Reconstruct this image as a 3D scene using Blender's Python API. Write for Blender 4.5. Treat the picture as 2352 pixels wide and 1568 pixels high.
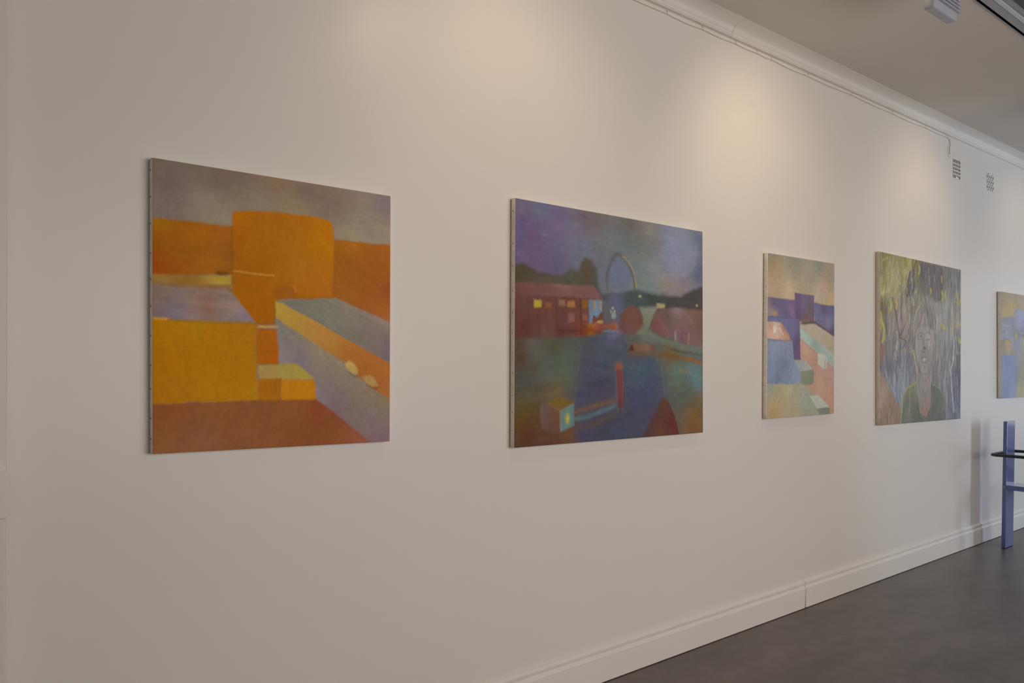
import bpy, bmesh, math
import numpy as np
from mathutils import Matrix, Vector

for o in list(bpy.data.objects):
    bpy.data.objects.remove(o, do_unlink=True)
S = bpy.context.scene
COL = S.collection

# ------------------------------------------------------------------ camera
PSI = math.radians(41.022)        # heading, measured from the normal of the painting wall
ROLL = .0025
cam = bpy.data.objects.new('camera', bpy.data.cameras.new('camera'))
COL.objects.link(cam)
cam.data.sensor_width = 36
cam.data.lens = 1900 / 2352 * 36
cam.data.shift_y = (834.5 - 784) / 2352
cam.data.clip_start = .02
f = Vector((math.sin(PSI), math.cos(PSI), 0))
r0 = Vector((math.cos(PSI), -math.sin(PSI), 0))
up = Vector((0, 0, 1))
r = r0 * math.cos(ROLL) + up * math.sin(ROLL)
u = up * math.cos(ROLL) - r0 * math.sin(ROLL)
cam.matrix_world = Matrix(((r.x, u.x, -f.x, 0), (r.y, u.y, -f.y, 0), (r.z, u.z, -f.z, 1.5), (0, 0, 0, 1)))
S.camera = cam

# ------------------------------------------------------------------ world, daylight, exposure
S.view_settings.view_transform = 'Standard'
S.view_settings.look = 'None'
S.view_settings.gamma = 1
S.view_settings.use_curve_mapping = False
S.view_settings.exposure = 0.0
W = bpy.data.worlds.new('world'); S.world = W; W.use_nodes = True
W.node_tree.nodes['Background'].inputs[0].default_value = (.85, .9, 1, 1)
W.node_tree.nodes['Background'].inputs[1].default_value = .55

WY = 2.67          # plane of the painting wall
FY = -2.6          # front wall (behind the camera's right)
X0, X1 = -3.2, 13.0
CZ = 3.372         # ceiling height

def area(name, loc, rot, sx, sy, power, color, spread=180):
    l = bpy.data.lights.new(name, 'AREA'); l.shape = 'RECTANGLE'; l.size = sx; l.size_y = sy
    l.energy = power; l.color = color; l.spread = math.radians(spread)
    o = bpy.data.objects.new(name, l); COL.objects.link(o); o.location = loc; o.rotation_euler = rot
    return o
# daylight just outside the panes of the narrow front window and the end window, then two added fills
area('daylight_front', (10.1, FY - .25, 1.36), (math.radians(90), 0, 0), 1.0, 2.6, 150, (.76, .87, 1))
area('daylight_end', (X1 + .25, .4, 1.75), (math.radians(90), 0, math.radians(90)), 3.2, 2.4, 12, (.86, .93, 1))
area('fill_light_front', (3.5, FY - .25, 1.75), (math.radians(90), 0, 0), 4.8, 2.2, 143, (1, .89, .79))  # added ambient fill for the painting wall, behind an invented window
area('fill_light_left', (-1.9, FY - .25, 1.75), (math.radians(90), 0, 0), 1.8, 2.2, 14, (1, .89, .79))  # added weak fill from the left to brighten the canvas sides

# ------------------------------------------------------------------ helpers
def srgb(c):
    c = np.asarray(c, float) / 255.
    return np.where(c <= .04045, c / 12.92, ((c + .055) / 1.055) ** 2.4)
def rgba(c): return tuple(float(v) for v in srgb(c)) + (1,)

def link(name, me, mat=None, parent=None, smooth=False):
    o = bpy.data.objects.new(name, me); COL.objects.link(o)
    if mat: me.materials.append(mat)
    if parent: o.parent = parent
    if smooth:
        for p in me.polygons: p.use_smooth = True
    return o
def obj(name, bm, mat=None, parent=None, smooth=False, bevel=0, seg=2):
    bmesh.ops.recalc_face_normals(bm, faces=bm.faces)
    if bevel:
        ed = [e for e in bm.edges if len(e.link_faces) == 2 and e.calc_face_angle(0) > .6]
        bmesh.ops.bevel(bm, geom=ed, offset=bevel, segments=seg, profile=.5, affect='EDGES', clamp_overlap=True)
    me = bpy.data.meshes.new(name); bm.to_mesh(me); bm.free()
    return link(name, me, mat, parent, smooth)
def tag(o, label, cat, group=None):
    o['label'] = label; o['category'] = cat
    if group: o['group'] = group
    return o
def struct(name, bm, mat, **k):
    o = obj(name, bm, mat, **k)
    if not k.get('parent'): o['kind'] = 'structure'
    return o
def empty(name, loc):
    o = bpy.data.objects.new(name, None); COL.objects.link(o); o.location = loc
    o.empty_display_size = .1
    return o
def bx(bm, x0, x1, y0, y1, z0, z1):
    v = [bm.verts.new(p) for p in ((x0,y0,z0),(x1,y0,z0),(x1,y1,z0),(x0,y1,z0),(x0,y0,z1),(x1,y0,z1),(x1,y1,z1),(x0,y1,z1))]
    for q in ((0,3,2,1),(4,5,6,7),(0,1,5,4),(1,2,6,5),(2,3,7,6),(3,0,4,7)): bm.faces.new([v[i] for i in q])
    return v
def prism(bm, pts, axis, a, b):
    """extrude a 2-D outline along axis x, y or z between a and b"""
    def P(p, t):
        return {'x': (t, p[0], p[1]), 'y': (p[0], t, p[1]), 'z': (p[0], p[1], t)}[axis]
    A = [bm.verts.new(P(p, a)) for p in pts]; B = [bm.verts.new(P(p, b)) for p in pts]
    n = len(pts)
    for i in range(n): bm.faces.new((A[i], A[(i+1) % n], B[(i+1) % n], B[i]))
    bm.faces.new(A[::-1]); bm.faces.new(B)
def tube(bm, pts, rad, seg=10, closed=False):
    pts = [Vector(p) for p in pts]; n = len(pts); rings = []
    prev = None
    for i, p in enumerate(pts):
        if closed: t = pts[(i+1) % n] - pts[i-1]
        else: t = pts[min(i+1, n-1)] - pts[max(i-1, 0)]
        t.normalize()
        ref = prev if prev is not None else (Vector((0,0,1)) if abs(t.z) < .9 else Vector((1,0,0)))
        a = (ref - t * ref.dot(t)).normalized(); b = t.cross(a); prev = a
        rings.append([bm.verts.new(p + (a*math.cos(k*2*math.pi/seg) + b*math.sin(k*2*math.pi/seg)) * rad) for k in range(seg)])
    for i in range(n if closed else n-1):
        A, B = rings[i], rings[(i+1) % n]
        for k in range(seg): bm.faces.new((A[k], A[(k+1) % seg], B[(k+1) % seg], B[k]))
    if not closed: bm.faces.new(rings[0][::-1]); bm.faces.new(rings[-1])
def cyl(bm, p0, p1, rad, seg=24, rad2=None):
    p0, p1 = Vector(p0), Vector(p1); t = (p1-p0).normalized()
    ref = Vector((0,0,1)) if abs(t.z) < .9 else Vector((1,0,0))
    a = (ref - t*ref.dot(t)).normalized(); b = t.cross(a); r2 = rad if rad2 is None else rad2
    A = [bm.verts.new(p0 + (a*math.cos(k*2*math.pi/seg)+b*math.sin(k*2*math.pi/seg))*rad) for k in range(seg)]
    B = [bm.verts.new(p1 + (a*math.cos(k*2*math.pi/seg)+b*math.sin(k*2*math.pi/seg))*r2) for k in range(seg)]
    for k in range(seg): bm.faces.new((A[k], A[(k+1) % seg], B[(k+1) % seg], B[k]))
    bm.faces.new(A[::-1]); bm.faces.new(B)

# ------------------------------------------------------------------ materials
def mat(name, col, rough=.5, spec=.5, noise=0, nscale=4, bump=0, bscale=60, metal=0, stretch=(1,1,1), coat=0):
    m = bpy.data.materials.new(name); m.use_nodes = True
    N, L = m.node_tree.nodes, m.node_tree.links; b = N['Principled BSDF']
    b.inputs['Base Color'].default_value = rgba(col); b.inputs['Roughness'].default_value = rough
    b.inputs['Specular IOR Level'].default_value = spec; b.inputs['Metallic'].default_value = metal
    if coat: b.inputs['Coat Weight'].default_value = coat; b.inputs['Coat Roughness'].default_value = .08
    if noise or bump:
        tc = N.new('ShaderNodeTexCoord'); mp = N.new('ShaderNodeMapping'); L.new(tc.outputs['Object'], mp.inputs[0])
        mp.inputs['Scale'].default_value = stretch
    if noise:
        t = N.new('ShaderNodeTexNoise'); t.inputs['Scale'].default_value = nscale; t.inputs['Detail'].default_value = 5
        L.new(mp.outputs[0], t.inputs['Vector'])
        r = N.new('ShaderNodeValToRGB'); c = np.asarray(col, float)
        r.color_ramp.elements[0].position = .3; r.color_ramp.elements[1].position = .7
        r.color_ramp.elements[0].color = rgba(np.clip(c*(1-noise), 0, 255)); r.color_ramp.elements[1].color = rgba(np.clip(c*(1+noise), 0, 255))
        L.new(t.outputs['Fac'], r.inputs[0]); L.new(r.outputs[0], b.inputs['Base Color'])
    if bump:
        t2 = N.new('ShaderNodeTexNoise'); t2.inputs['Scale'].default_value = bscale; t2.inputs['Detail'].default_value = 3
        L.new(mp.outputs[0], t2.inputs['Vector'])
        bp = N.new('ShaderNodeBump'); bp.inputs['Strength'].default_value = bump; bp.inputs['Distance'].default_value = .01
        L.new(t2.outputs['Fac'], bp.inputs['Height']); L.new(bp.outputs[0], b.inputs['Normal'])
    return m
M_WALL = mat('wall_paint', (231, 228, 224), rough=.33, spec=.32, noise=.006, nscale=1.3, bump=.05, bscale=7)
M_TRIM = mat('trim_gloss_paint', (234, 231, 227), rough=.30, spec=.45, noise=.008, nscale=2, bump=.03, bscale=9)
M_CEIL = mat('ceiling_paint', (216, 212, 207), rough=.75, spec=.2, noise=.012, nscale=.8)
M_SIDE = mat('raw_canvas', (240, 235, 224), rough=.85, spec=.1, noise=.04, nscale=30, bump=.2, bscale=400)
M_SIDE_D = mat('grey_primed_canvas', (205, 200, 186), rough=.85, spec=.1, noise=.05, nscale=25, bump=.2, bscale=400)
M_WOOD = mat('stretcher_wood', (176, 164, 144), rough=.7, noise=.1, nscale=12, stretch=(1,1,6))
M_TACK = mat('tack_steel', (140, 130, 118), rough=.4, metal=.6)
M_BLUE = mat('blue_lacquer', (80, 98, 162), rough=.35, spec=.5, noise=.02, nscale=6, coat=1)
M_TUBE = mat('black_tube_enamel', (38, 40, 48), rough=.22, spec=.5)
M_STEEL = mat('screw_steel', (150, 152, 160), rough=.3, metal=.8)
M_CABLE = mat('cable_white', (238, 234, 226), rough=.5)
M_CLIP = mat('clip_grey', (232, 227, 219), rough=.5)
M_VENT = mat('vent_painted', (231, 227, 222), rough=.5, noise=.02, nscale=30)
M_HOLE = mat('vent_dark_inside', (112, 100, 90), rough=.9, spec=.1)
M_BLACK = mat('hole_black', (34, 30, 34), rough=.9, spec=.1)
M_REL = mat('vent_grey_relief', (158, 154, 148), rough=.8, noise=.06, nscale=90)
M_LAMP = mat('lamp_white_metal', (168, 174, 188), rough=.35, spec=.5, noise=.01, nscale=8)
M_LAMPD = mat('lamp_grey_plastic', (120, 122, 130), rough=.4)
M_TRACK = mat('track_grey_metal', (150, 155, 168), rough=.35, noise=.03, nscale=6)
M_TRACKL = mat('track_light_lip', (205, 212, 226), rough=.3)
M_DARK = mat('cover_dark_grey', (84, 84, 88), rough=.6)
M_GAP = mat('shadow_gap_black', (20, 18, 20), rough=.9, spec=.1)
M_BULB = bpy.data.materials.new('lamp_lens'); M_BULB.use_nodes = True
_b = M_BULB.node_tree.nodes['Principled BSDF']; _b.inputs['Base Color'].default_value = (.9,.85,.7,1)
_b.inputs['Emission Color'].default_value = (1,.78,.5,1); _b.inputs['Emission Strength'].default_value = 6

def floor_mat():
    m = mat('grey_sheet_floor', (100, 91, 87), rough=.36, spec=.5, noise=.11, nscale=1.6, stretch=(1.2, 2.6, 1), bump=.04, bscale=30)
    N, L = m.node_tree.nodes, m.node_tree.links; b = N['Principled BSDF']
    src = b.inputs['Base Color'].links[0].from_socket
    tc = N.new('ShaderNodeTexCoord'); sx = N.new('ShaderNodeSeparateXYZ'); L.new(tc.outputs['Object'], sx.inputs[0])
    # welded seams of the sheet flooring every 2.24 m, running away from the wall
    a = N.new('ShaderNodeMath'); a.operation = 'ADD'; a.inputs[1].default_value = -3.745 + 22.4; L.new(sx.outputs[0], a.inputs[0])
    mo = N.new('ShaderNodeMath'); mo.operation = 'MODULO'; mo.inputs[1].default_value = 2.24; L.new(a.outputs[0], mo.inputs[0])
    lt = N.new('ShaderNodeMath'); lt.operation = 'LESS_THAN'; lt.inputs[1].default_value = .005; L.new(mo.outputs[0], lt.inputs[0])
    mx = N.new('ShaderNodeMixRGB'); L.new(lt.outputs[0], mx.inputs[0]); L.new(src, mx.inputs[1]); mx.inputs[2].default_value = rgba((86, 78, 74))
    # fine grit and specks
    n = N.new('ShaderNodeTexNoise'); n.inputs['Scale'].default_value = 14; n.inputs['Detail'].default_value = 6; L.new(tc.outputs['Object'], n.inputs['Vector'])
    mr = N.new('ShaderNodeMapRange'); mr.inputs[1].default_value = .35; mr.inputs[2].default_value = .65; mr.inputs[3].default_value = .9; mr.inputs[4].default_value = 1.1
    L.new(n.outputs[0], mr.inputs[0])
    mm = N.new('ShaderNodeMixRGB'); mm.blend_type = 'MULTIPLY'; mm.inputs[0].default_value = 1; L.new(mx.outputs[0], mm.inputs[1]); L.new(mr.outputs[0], mm.inputs[2])
    L.new(mm.outputs[0], b.inputs['Base Color'])
    return m
M_FLOOR = floor_mat()

def glass_mat():
    m = bpy.data.materials.new('window_glass'); m.use_nodes = True
    N, L = m.node_tree.nodes, m.node_tree.links; N.clear()
    o = N.new('ShaderNodeOutputMaterial'); t = N.new('ShaderNodeBsdfTransparent'); g = N.new('ShaderNodeBsdfGlossy')
    g.inputs['Roughness'].default_value = .02; fr = N.new('ShaderNodeFresnel'); mx = N.new('ShaderNodeMixShader')
    L.new(fr.outputs[0], mx.inputs[0]); L.new(t.outputs[0], mx.inputs[1]); L.new(g.outputs[0], mx.inputs[2]); L.new(mx.outputs[0], o.inputs[0])
    return m
M_GLASS = glass_mat()

# ------------------------------------------------------------------ room shell
bm = bmesh.new(); bx(bm, X0, X1, FY, WY, -.1, 0); struct('floor', bm, M_FLOOR)
bm = bmesh.new(); bx(bm, X0, X1, WY, WY + .12, 0, CZ + .1); struct('wall_back', bm, M_WALL)
# ceiling, interrupted by the slot that holds the lighting track
bm = bmesh.new(); bx(bm, X0, X1, 1.6455, WY, CZ, CZ + .1); bx(bm, X0, X1, FY, 1.46, CZ, CZ + .1); bx(bm, X0, X1, 1.46, 1.6455, CZ + .09, CZ + .1)
struct('ceiling', bm, M_CEIL)
def wall_with_hole(name, horiz, fixed, thick, a0, a1, holes, matl):
    """wall from a0 to a1 with rectangular openings (h0,h1,z0,z1)"""
    bm = bmesh.new()
    def blk(p, q, z0, z1):
        if horiz: bx(bm, p, q, fixed, fixed + thick, z0, z1)
        else: bx(bm, fixed, fixed + thick, p, q, z0, z1)
    cur = a0
    for h0, h1, z0, z1 in holes:
        blk(cur, h0, 0, CZ + .1); blk(h0, h1, 0, z0); blk(h0, h1, z1, CZ + .1); cur = h1
    blk(cur, a1, 0, CZ + .1)
    return struct(name, bm, matl)
wall_with_hole('wall_front', True, FY - .2, .2, X0, X1, [(-2.8, -1.0, .65, 2.85), (1.0, 6.0, .65, 2.85), (9.6, 10.6, .06, 2.65)], M_WALL)  # first two openings are made for the added fill windows
wall_with_hole('wall_right', False, X1, .2, FY, WY, [(-1.2, 2.0, .55, 2.95)], M_WALL)
bm = bmesh.new(); bx(bm, X0 - .12, X0, FY, WY, 0, CZ + .1); struct('wall_left', bm, M_WALL)
def window(name, horiz, fixed, a0, a1, z0, z1, bars):
    bm = bmesh.new(); w = .06
    def blk(p, q, s, t):
        if horiz: bx(bm, p, q, fixed - .14, fixed - .08, s, t)
        else: bx(bm, fixed + .08, fixed + .14, p, q, s, t)
    blk(a0, a0 + w, z0, z1); blk(a1 - w, a1, z0, z1); blk(a0 + w, a1 - w, z0, z0 + w); blk(a0 + w, a1 - w, z1 - w, z1)
    for b_ in bars: blk(b_ - .03, b_ + .03, z0 + w, z1 - w)
    fr = struct(name, bm, M_TRIM)
    bm = bmesh.new()
    if horiz: bx(bm, a0 + w, a1 - w, fixed - .112, fixed - .108, z0 + w, z1 - w)
    else: bx(bm, fixed + .108, fixed + .112, a0 + w, a1 - w, z0 + w, z1 - w)
    obj('pane', bm, M_GLASS, fr)
window('window_1', True, FY, 9.6, 10.6, .06, 2.65, [])
window('window_2', False, X1, -1.2, 2.0, .55, 2.95, [-.13, .93])
window('fill_window_3', True, FY, 1.0, 6.0, .65, 2.85, [2.667, 4.333])  # unseen window, invented to carry the broad front fill
window('fill_window_4', True, FY, -2.8, -1.0, .65, 2.85, [-1.9])  # unseen window, added to carry the fill on left-facing canvas edges

# projecting pier at the far left with a chamfered dado ledge end
bm = bmesh.new(); prism(bm, [(X0, 2.6), (.438, 2.6), (.442, 2.606), (.4425, 2.615), (.4425, WY), (X0, WY)], 'z', 0, CZ)
struct('trim_1', bm, M_WALL)
bm = bmesh.new(); prism(bm, [(X0, 1.216), (.424, 1.216), (.4455, 1.190), (.4475, 1.09), (.437, 1.077), (X0, 1.073)], 'y', 2.58, 2.6)
struct('trim_2', bm, M_TRIM, bevel=.004)

# cornice: picture mould, beads and a cove up to the ceiling
prof = [(0, 0), (.020, .001), (.023, .005), (.0275, .0085), (.0285, .0125), (.026, .017), (.0235, .0185), (.0275, .0215), (.031, .0255), (.0335, .030)]
for k in range(15):
    t = math.pi / 2 * k / 14
    prof.append((.0345 + .070 * (1 - math.cos(t)), .031 + .037 * math.sin(t)))
prof += [(.112, .0688), (.125, .0692), (0, .0692)]
def cornice(name, a, b):
    bm = bmesh.new(); prism(bm, [(WY - p, 3.303 + h) for p, h in prof], 'x', a, b)
    return struct(name, bm, M_TRIM)
cornice('trim_3', .4425, 3.8985); cornice('trim_4', 3.9005, X1)

# skirting board in two lengths that meet in an open joint
def skirting(name, a, b, open_=0):
    pr = [(0, .004), (.020, .004), (.020, .122), (.0175, .1275), (.0135, .130), (.0105, .134), (.011, .139), (.0145, .147), (.0150, .155), (.0125, .163), (.007, .168), (.002, .1705), (0, .1705)]
    bm = bmesh.new(); prism(bm, [(WY - p, h) for p, h in pr], 'x', a, b)
    if open_:
        for v in bm.verts:
            if abs(v.co.x - b) < 1e-5: v.co.x -= open_ * max(0, 1 - v.co.z / .08)
    return struct(name, bm, M_TRIM)
skirting('baseboard_back', .4425, 4.7045, .012)
skirting('baseboard_back.001', 4.7085, X1)
bm = bmesh.new(); bx(bm, X0, 9.59, FY, FY + .018, 0, .15); struct('baseboard_front', bm, M_TRIM)
bm = bmesh.new(); bx(bm, X1 - .018, X1, FY + .018, WY - .02, 0, .15); struct('baseboard_right', bm, M_TRIM)

# ------------------------------------------------------------------ paintings
rng = np.random.RandomState(7)
NZ = [rng.rand(64, 64) for _ in range(6)]
def vnoise(x, y, k):
    g = NZ[k % 6]; xi = np.floor(x).astype(int); yi = np.floor(y).astype(int)
    fx = x - xi; fy = y - yi; fx = fx*fx*(3-2*fx); fy = fy*fy*(3-2*fy)
    a = g[yi % 64, xi % 64]; b = g[yi % 64, (xi+1) % 64]; c = g[(yi+1) % 64, xi % 64]; d = g[(yi+1) % 64, (xi+1) % 64]
    return (a*(1-fx)+b*fx)*(1-fy) + (c*(1-fx)+d*fx)*fy - .5
def streaks(X, Y, ang, k):
    a = math.radians(ang); s = X*math.cos(a) + Y*math.sin(a); t = -X*math.sin(a) + Y*math.cos(a)
    w = .02*vnoise(X*7, Y*7, k+3)
    return .6*vnoise(s*3+3, (t+w)*16+5, k) + .7*vnoise(s*8+1, (t+w)*44, k+1) + .8*vnoise(s*24, (t+w)*120, k+2)
def smooth(d, s):
    t = np.clip(.5 - d / max(s, 1e-4), 0, 1); return t*t*(3-2*t)
def seg_d(X, Y, p, q):
    dx, dy = q[0]-p[0], q[1]-p[1]; L = dx*dx+dy*dy + 1e-12
    t = np.clip(((X-p[0])*dx + (Y-p[1])*dy)/L, 0, 1)
    return np.hypot(X-p[0]-t*dx, Y-p[1]-t*dy)
def idw(X, Y, cols):
    if len(cols) == 1: return np.broadcast_to(srgb(cols[0][2:]), X.shape + (3,))
    w = 0; acc = 0
    for c in cols:
        q = 1/(((X-c[0])**2 + (Y-c[1])**2) + .0012)**1.25
        w = w + q; acc = acc + q[..., None]*srgb(c[2:])
    return acc / w[..., None]
def paint(layers, asp, nx, ny, scumble, dab):
    X, Y = np.meshgrid(np.linspace(0, asp, nx), np.linspace(0, 1, ny))
    Xw = X + .006*vnoise(X*14, Y*14, 1) + .003*vnoise(X*50, Y*50, 4)
    Yw = Y + .006*vnoise(X*14+9, Y*14+3, 2) + .003*vnoise(X*50+5, Y*50, 5)
    img = np.zeros(X.shape + (3,))
    for i, L in enumerate(layers):
        if L[0] == 'p':
            _, pts, cols, soft, ang, amp, a = L
            d = np.full(X.shape, 9.); ins = np.zeros(X.shape, bool)
            n = len(pts)
            for k in range(n):
                p, q = pts[k], pts[(k+1) % n]
                d = np.minimum(d, seg_d(Xw, Yw, p, q))
                c = ((p[1] > Yw) != (q[1] > Yw))
                ins ^= c & (Xw < (q[0]-p[0])*(Yw-p[1])/((q[1]-p[1]) if abs(q[1]-p[1]) > 1e-9 else 1e-9) + p[0])
            m = smooth(np.where(ins, -d, d), soft)*a
            c = idw(X + .02*vnoise(X*9, Y*9, 3), Y + .02*vnoise(X*9+4, Y*9, 2), cols)
            s = streaks(X, Y, ang, i); s2 = streaks(X+7, Y+3, ang, i+3)
            c = c*(1 + 1.5*amp*s[..., None]) * (1 + .6*min(amp, .12)*s2[..., None]*np.array([.5, 0, -1.0]))
        elif L[0] == 'l':
            _, pts, w, soft, col, a = L
            d = np.full(X.shape, 9.)
            if len(pts) > 2:      # smooth the stroke
                P = [Vector((p[0], p[1])) for p in pts]; out = []
                for k in range(len(P)-1):
                    p0 = P[max(k-1, 0)]; p1 = P[k]; p2 = P[k+1]; p3 = P[min(k+2, len(P)-1)]
                    for t in (0, .34, .67):
                        out.append(.5*((2*p1) + (p2-p0)*t + (2*p0-5*p1+4*p2-p3)*t*t + (3*p1-p0-3*p2+p3)*t**3))
                pts = [tuple(q) for q in out] + [tuple(P[-1])]
            for k in range(len(pts)-1): d = np.minimum(d, seg_d(Xw, Yw, pts[k], pts[k+1]))
            m = smooth(d - w/2, soft)*a*(1 + .5*vnoise(X*30, Y*30, i))
            m = np.clip(m, 0, 1); c = np.broadcast_to(srgb(col), img.shape)
        else:
            _, cx, cy, rx, ry, col, a = L
            d = np.hypot((Xw-cx)/rx, (Yw-cy)/ry); m = smooth(d - 1, .9)*a; c = np.broadcast_to(srgb(col), img.shape)
        img = img*(1-m[..., None]) + c*m[..., None]
    # dry-brush mixing where colours meet
    jx = scumble*(vnoise(X*60, Y*60, 2) + vnoise(X*140, Y*140, 4))/asp*(nx-1); jy = scumble*(vnoise(X*60+8, Y*60, 3) + vnoise(X*140, Y*140+6, 5))*(ny-1)
    I, J = np.meshgrid(np.arange(nx), np.arange(ny)); out = 0
    for sx, sy, w in ((1, 1, .34), (-.6, .8, .22), (.8, -.6, .22), (-1, -1, .22)):
        out = out + w*img[np.clip((J + sy*jy).round().astype(int), 0, ny-1), np.clip((I + sx*jx).round().astype(int), 0, nx-1)]
    img = out
    # short dabs of the brush, each a little lighter or darker than what it covers
    rr = np.random.RandomState(int(asp*1000)); gx = asp/(nx-1); gy = 1/(ny-1)
    for k in range(900):
        cx, cy = rr.rand()*asp, rr.rand(); a = math.radians(dab[0] + rr.randn()*dab[1]); ln = .012 + .03*rr.rand(); wd = .0025 + .004*rr.rand()
        r_ = ln + wd*2; i0, i1 = int(max(0, (cx-r_)/gx)), int(min(nx, (cx+r_)/gx + 1)); j0, j1 = int(max(0, (cy-r_)/gy)), int(min(ny, (cy+r_)/gy + 1))
        if i1 - i0 < 2 or j1 - j0 < 2: continue
        xs, ys = X[j0:j1, i0:i1] - cx, Y[j0:j1, i0:i1] - cy
        p = xs*math.cos(a) + ys*math.sin(a); q = -xs*math.sin(a) + ys*math.cos(a) + .6*p*p*rr.randn()
        m = (smooth(np.abs(q) - wd, wd*2.2)*smooth(np.abs(p) - ln, ln*1.3)*.75)[..., None]
        img[j0:j1, i0:i1] = img[j0:j1, i0:i1]*(1 + m*np.clip(dab[2]*(rr.randn() + .3*rr.randn(3)), -.5, .8))
    # coarse canvas tooth showing through the thin paint
    img = img*(1 + .09*vnoise(X*170, Y*170, 0) + .07*vnoise(X*60, Y*60, 1))[..., None]
    return np.clip(img, .002, .95)

def paint_mat(name, rough, spec, wr=0):
    m = bpy.data.materials.new(name); m.use_nodes = True
    N, L = m.node_tree.nodes, m.node_tree.links; b = N['Principled BSDF']
    at = N.new('ShaderNodeAttribute'); at.attribute_name = 'pigment'; L.new(at.outputs['Color'], b.inputs['Base Color'])
    b.inputs['Roughness'].default_value = rough; b.inputs['Specular IOR Level'].default_value = spec
    tc = N.new('ShaderNodeTexCoord'); n = N.new('ShaderNodeTexNoise'); n.inputs['Scale'].default_value = 260; n.inputs['Detail'].default_value = 2
    L.new(tc.outputs['Object'], n.inputs['Vector']); bp = N.new('ShaderNodeBump'); bp.inputs['Strength'].default_value = .12; bp.inputs['Distance'].default_value = .004
    L.new(n.outputs[0], bp.inputs['Height']); last = bp
    if wr:
        n2 = N.new('ShaderNodeTexNoise'); n2.inputs['Scale'].default_value = 9; L.new(tc.outputs['Object'], n2.inputs['Vector'])
        b2 = N.new('ShaderNodeBump'); b2.inputs['Strength'].default_value = wr; b2.inputs['Distance'].default_value = .02
        L.new(n2.outputs[0], b2.inputs['Height']); L.new(bp.outputs[0], b2.inputs['Normal']); last = b2
    L.new(last.outputs[0], b.inputs['Normal'])
    return m

def painting(layers, corners, nx, ny, scumble, dab, label, side, pm, tacks, depth=.034, wood=.008):
    """corners TL, TR, BR, BL of the painted face as (x, z) on the wall"""
    c = [Vector((p[0], WY - depth, p[1])) for p in corners]
    base = (c[2] + c[3]) / 2
    root = empty('painting', base); tag(root, label, 'painting', 'unframed canvases hanging in a row on the long wall')
    asp = ((c[1]-c[0]).length + (c[2]-c[3]).length) / ((c[0]-c[3]).length + (c[1]-c[2]).length)
    img = paint(layers, asp, nx, ny, scumble, dab)
    U, V = np.meshgrid(np.linspace(0, 1, nx), np.linspace(0, 1, ny))
    TL, TR, BR, BL = [np.array(q - base) for q in c]
    P = ((1-U)*(1-V))[..., None]*BL + (U*(1-V))[..., None]*BR + (U*V)[..., None]*TR + ((1-U)*V)[..., None]*TL
    P[..., 1] += .0012*np.clip(1-np.minimum(np.minimum(U, 1-U)*asp, np.minimum(V, 1-V))/.006, 0, 1)**2    # soft folded edge
    me = bpy.data.meshes.new('painted_face')
    idx = np.arange(nx*ny).reshape(ny, nx)
    F = np.stack([idx[:-1, :-1], idx[:-1, 1:], idx[1:, 1:], idx[1:, :-1]], -1).reshape(-1, 4)
    me.vertices.add(nx*ny); me.vertices.foreach_set('co', P.reshape(-1).astype(np.float32))
    me.loops.add(F.size); me.loops.foreach_set('vertex_index', F.reshape(-1).astype(np.int32))
    me.polygons.add(len(F)); me.polygons.foreach_set('loop_start', np.arange(0, F.size, 4, dtype=np.int32))
    me.update(calc_edges=True)
    at = me.color_attributes.new('pigment', 'FLOAT_COLOR', 'POINT')
    rg = np.ones((nx*ny, 4), np.float32); rg[:, :3] = img.reshape(-1, 3); at.data.foreach_set('color', rg.reshape(-1))
    link('painted_face', me, pm, root, smooth=True)
    # canvas folded round the sides: ragged front edge, body behind the face
    def ring(inset, y):
        out = []
        cc = [BL, BR, TR, TL]; ctr = sum(cc)/4
        for k in range(4):
            a, b = cc[k], cc[(k+1) % 4]
            for t in np.linspace(0, 1, 24, endpoint=False):
                q = a*(1-t) + b*t; dv = ctr - q; dv[1] = 0
                q = q + np.sign(dv)*np.array([inset, 0, inset])*(1 + .0) ; q[1] = y; out.append(q)
        return out
    y0 = BL[1]
    bm = bmesh.new(); rings = []
    for ins, y in ((.0022, y0 + .0014), (.0, y0 + .0014), (-.0006, y0 + .006), (-.0006, y0 + depth - wood - .002), (.001, y0 + depth - wood)):
        rings.append([bm.verts.new(tuple(q)) for q in ring(ins, y)])
    n = len(rings[0])
    for A, B in zip(rings, rings[1:]):
        for k in range(n): bm.faces.new((A[k], A[(k+1) % n], B[(k+1) % n], B[k]))
    obj('canvas_side', bm, side, root, smooth=True)
    # wooden stretcher bars against the wall
    w = .045
    lo = np.minimum(BL, TL)[0], np.maximum(BR, TR)[0]
    for nm, (a, b, p, q) in {'l': (BL, TL, 1, 1), 'r': (BR, TR, -1, 1), 'b': (BL, BR, 1, 1), 't': (TL, TR, 1, -1)}.items():
        bm = bmesh.new()
        ya, yb = y0 + depth - wood - .016, y0 + depth - .0005
        if nm in 'lr':
            pts = [(a[0] + p*.001, a[2] + .001), (a[0] + p*w, a[2] + .001), (b[0] + p*w, b[2] - .001), (b[0] + p*.001, b[2] - .001)]
        else:
            pts = [(a[0] + w, a[2] + q*.001), (b[0] - w, b[2] + q*.001), (b[0] - w, b[2] + q*w), (a[0] + w, a[2] + q*w)]
        prism(bm, pts, 'y', ya, yb); obj('stretcher_bar', bm, M_WOOD, root)
    for t in tacks:       # tacks in the left-hand edge
        q = TL*(1-t) + BL*t; bm = bmesh.new()
        cyl(bm, (q[0] - .0004, y0 + .014, q[2]), (q[0] - .0030, y0 + .014, q[2]), .0026, 10, .0018)
        obj('tack', bm, M_TACK, root)
    return root
PM = paint_mat('oil_paint_matt', .6, .07)
PM2 = paint_mat('oil_paint_satin', .45, .22, .25)
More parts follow.
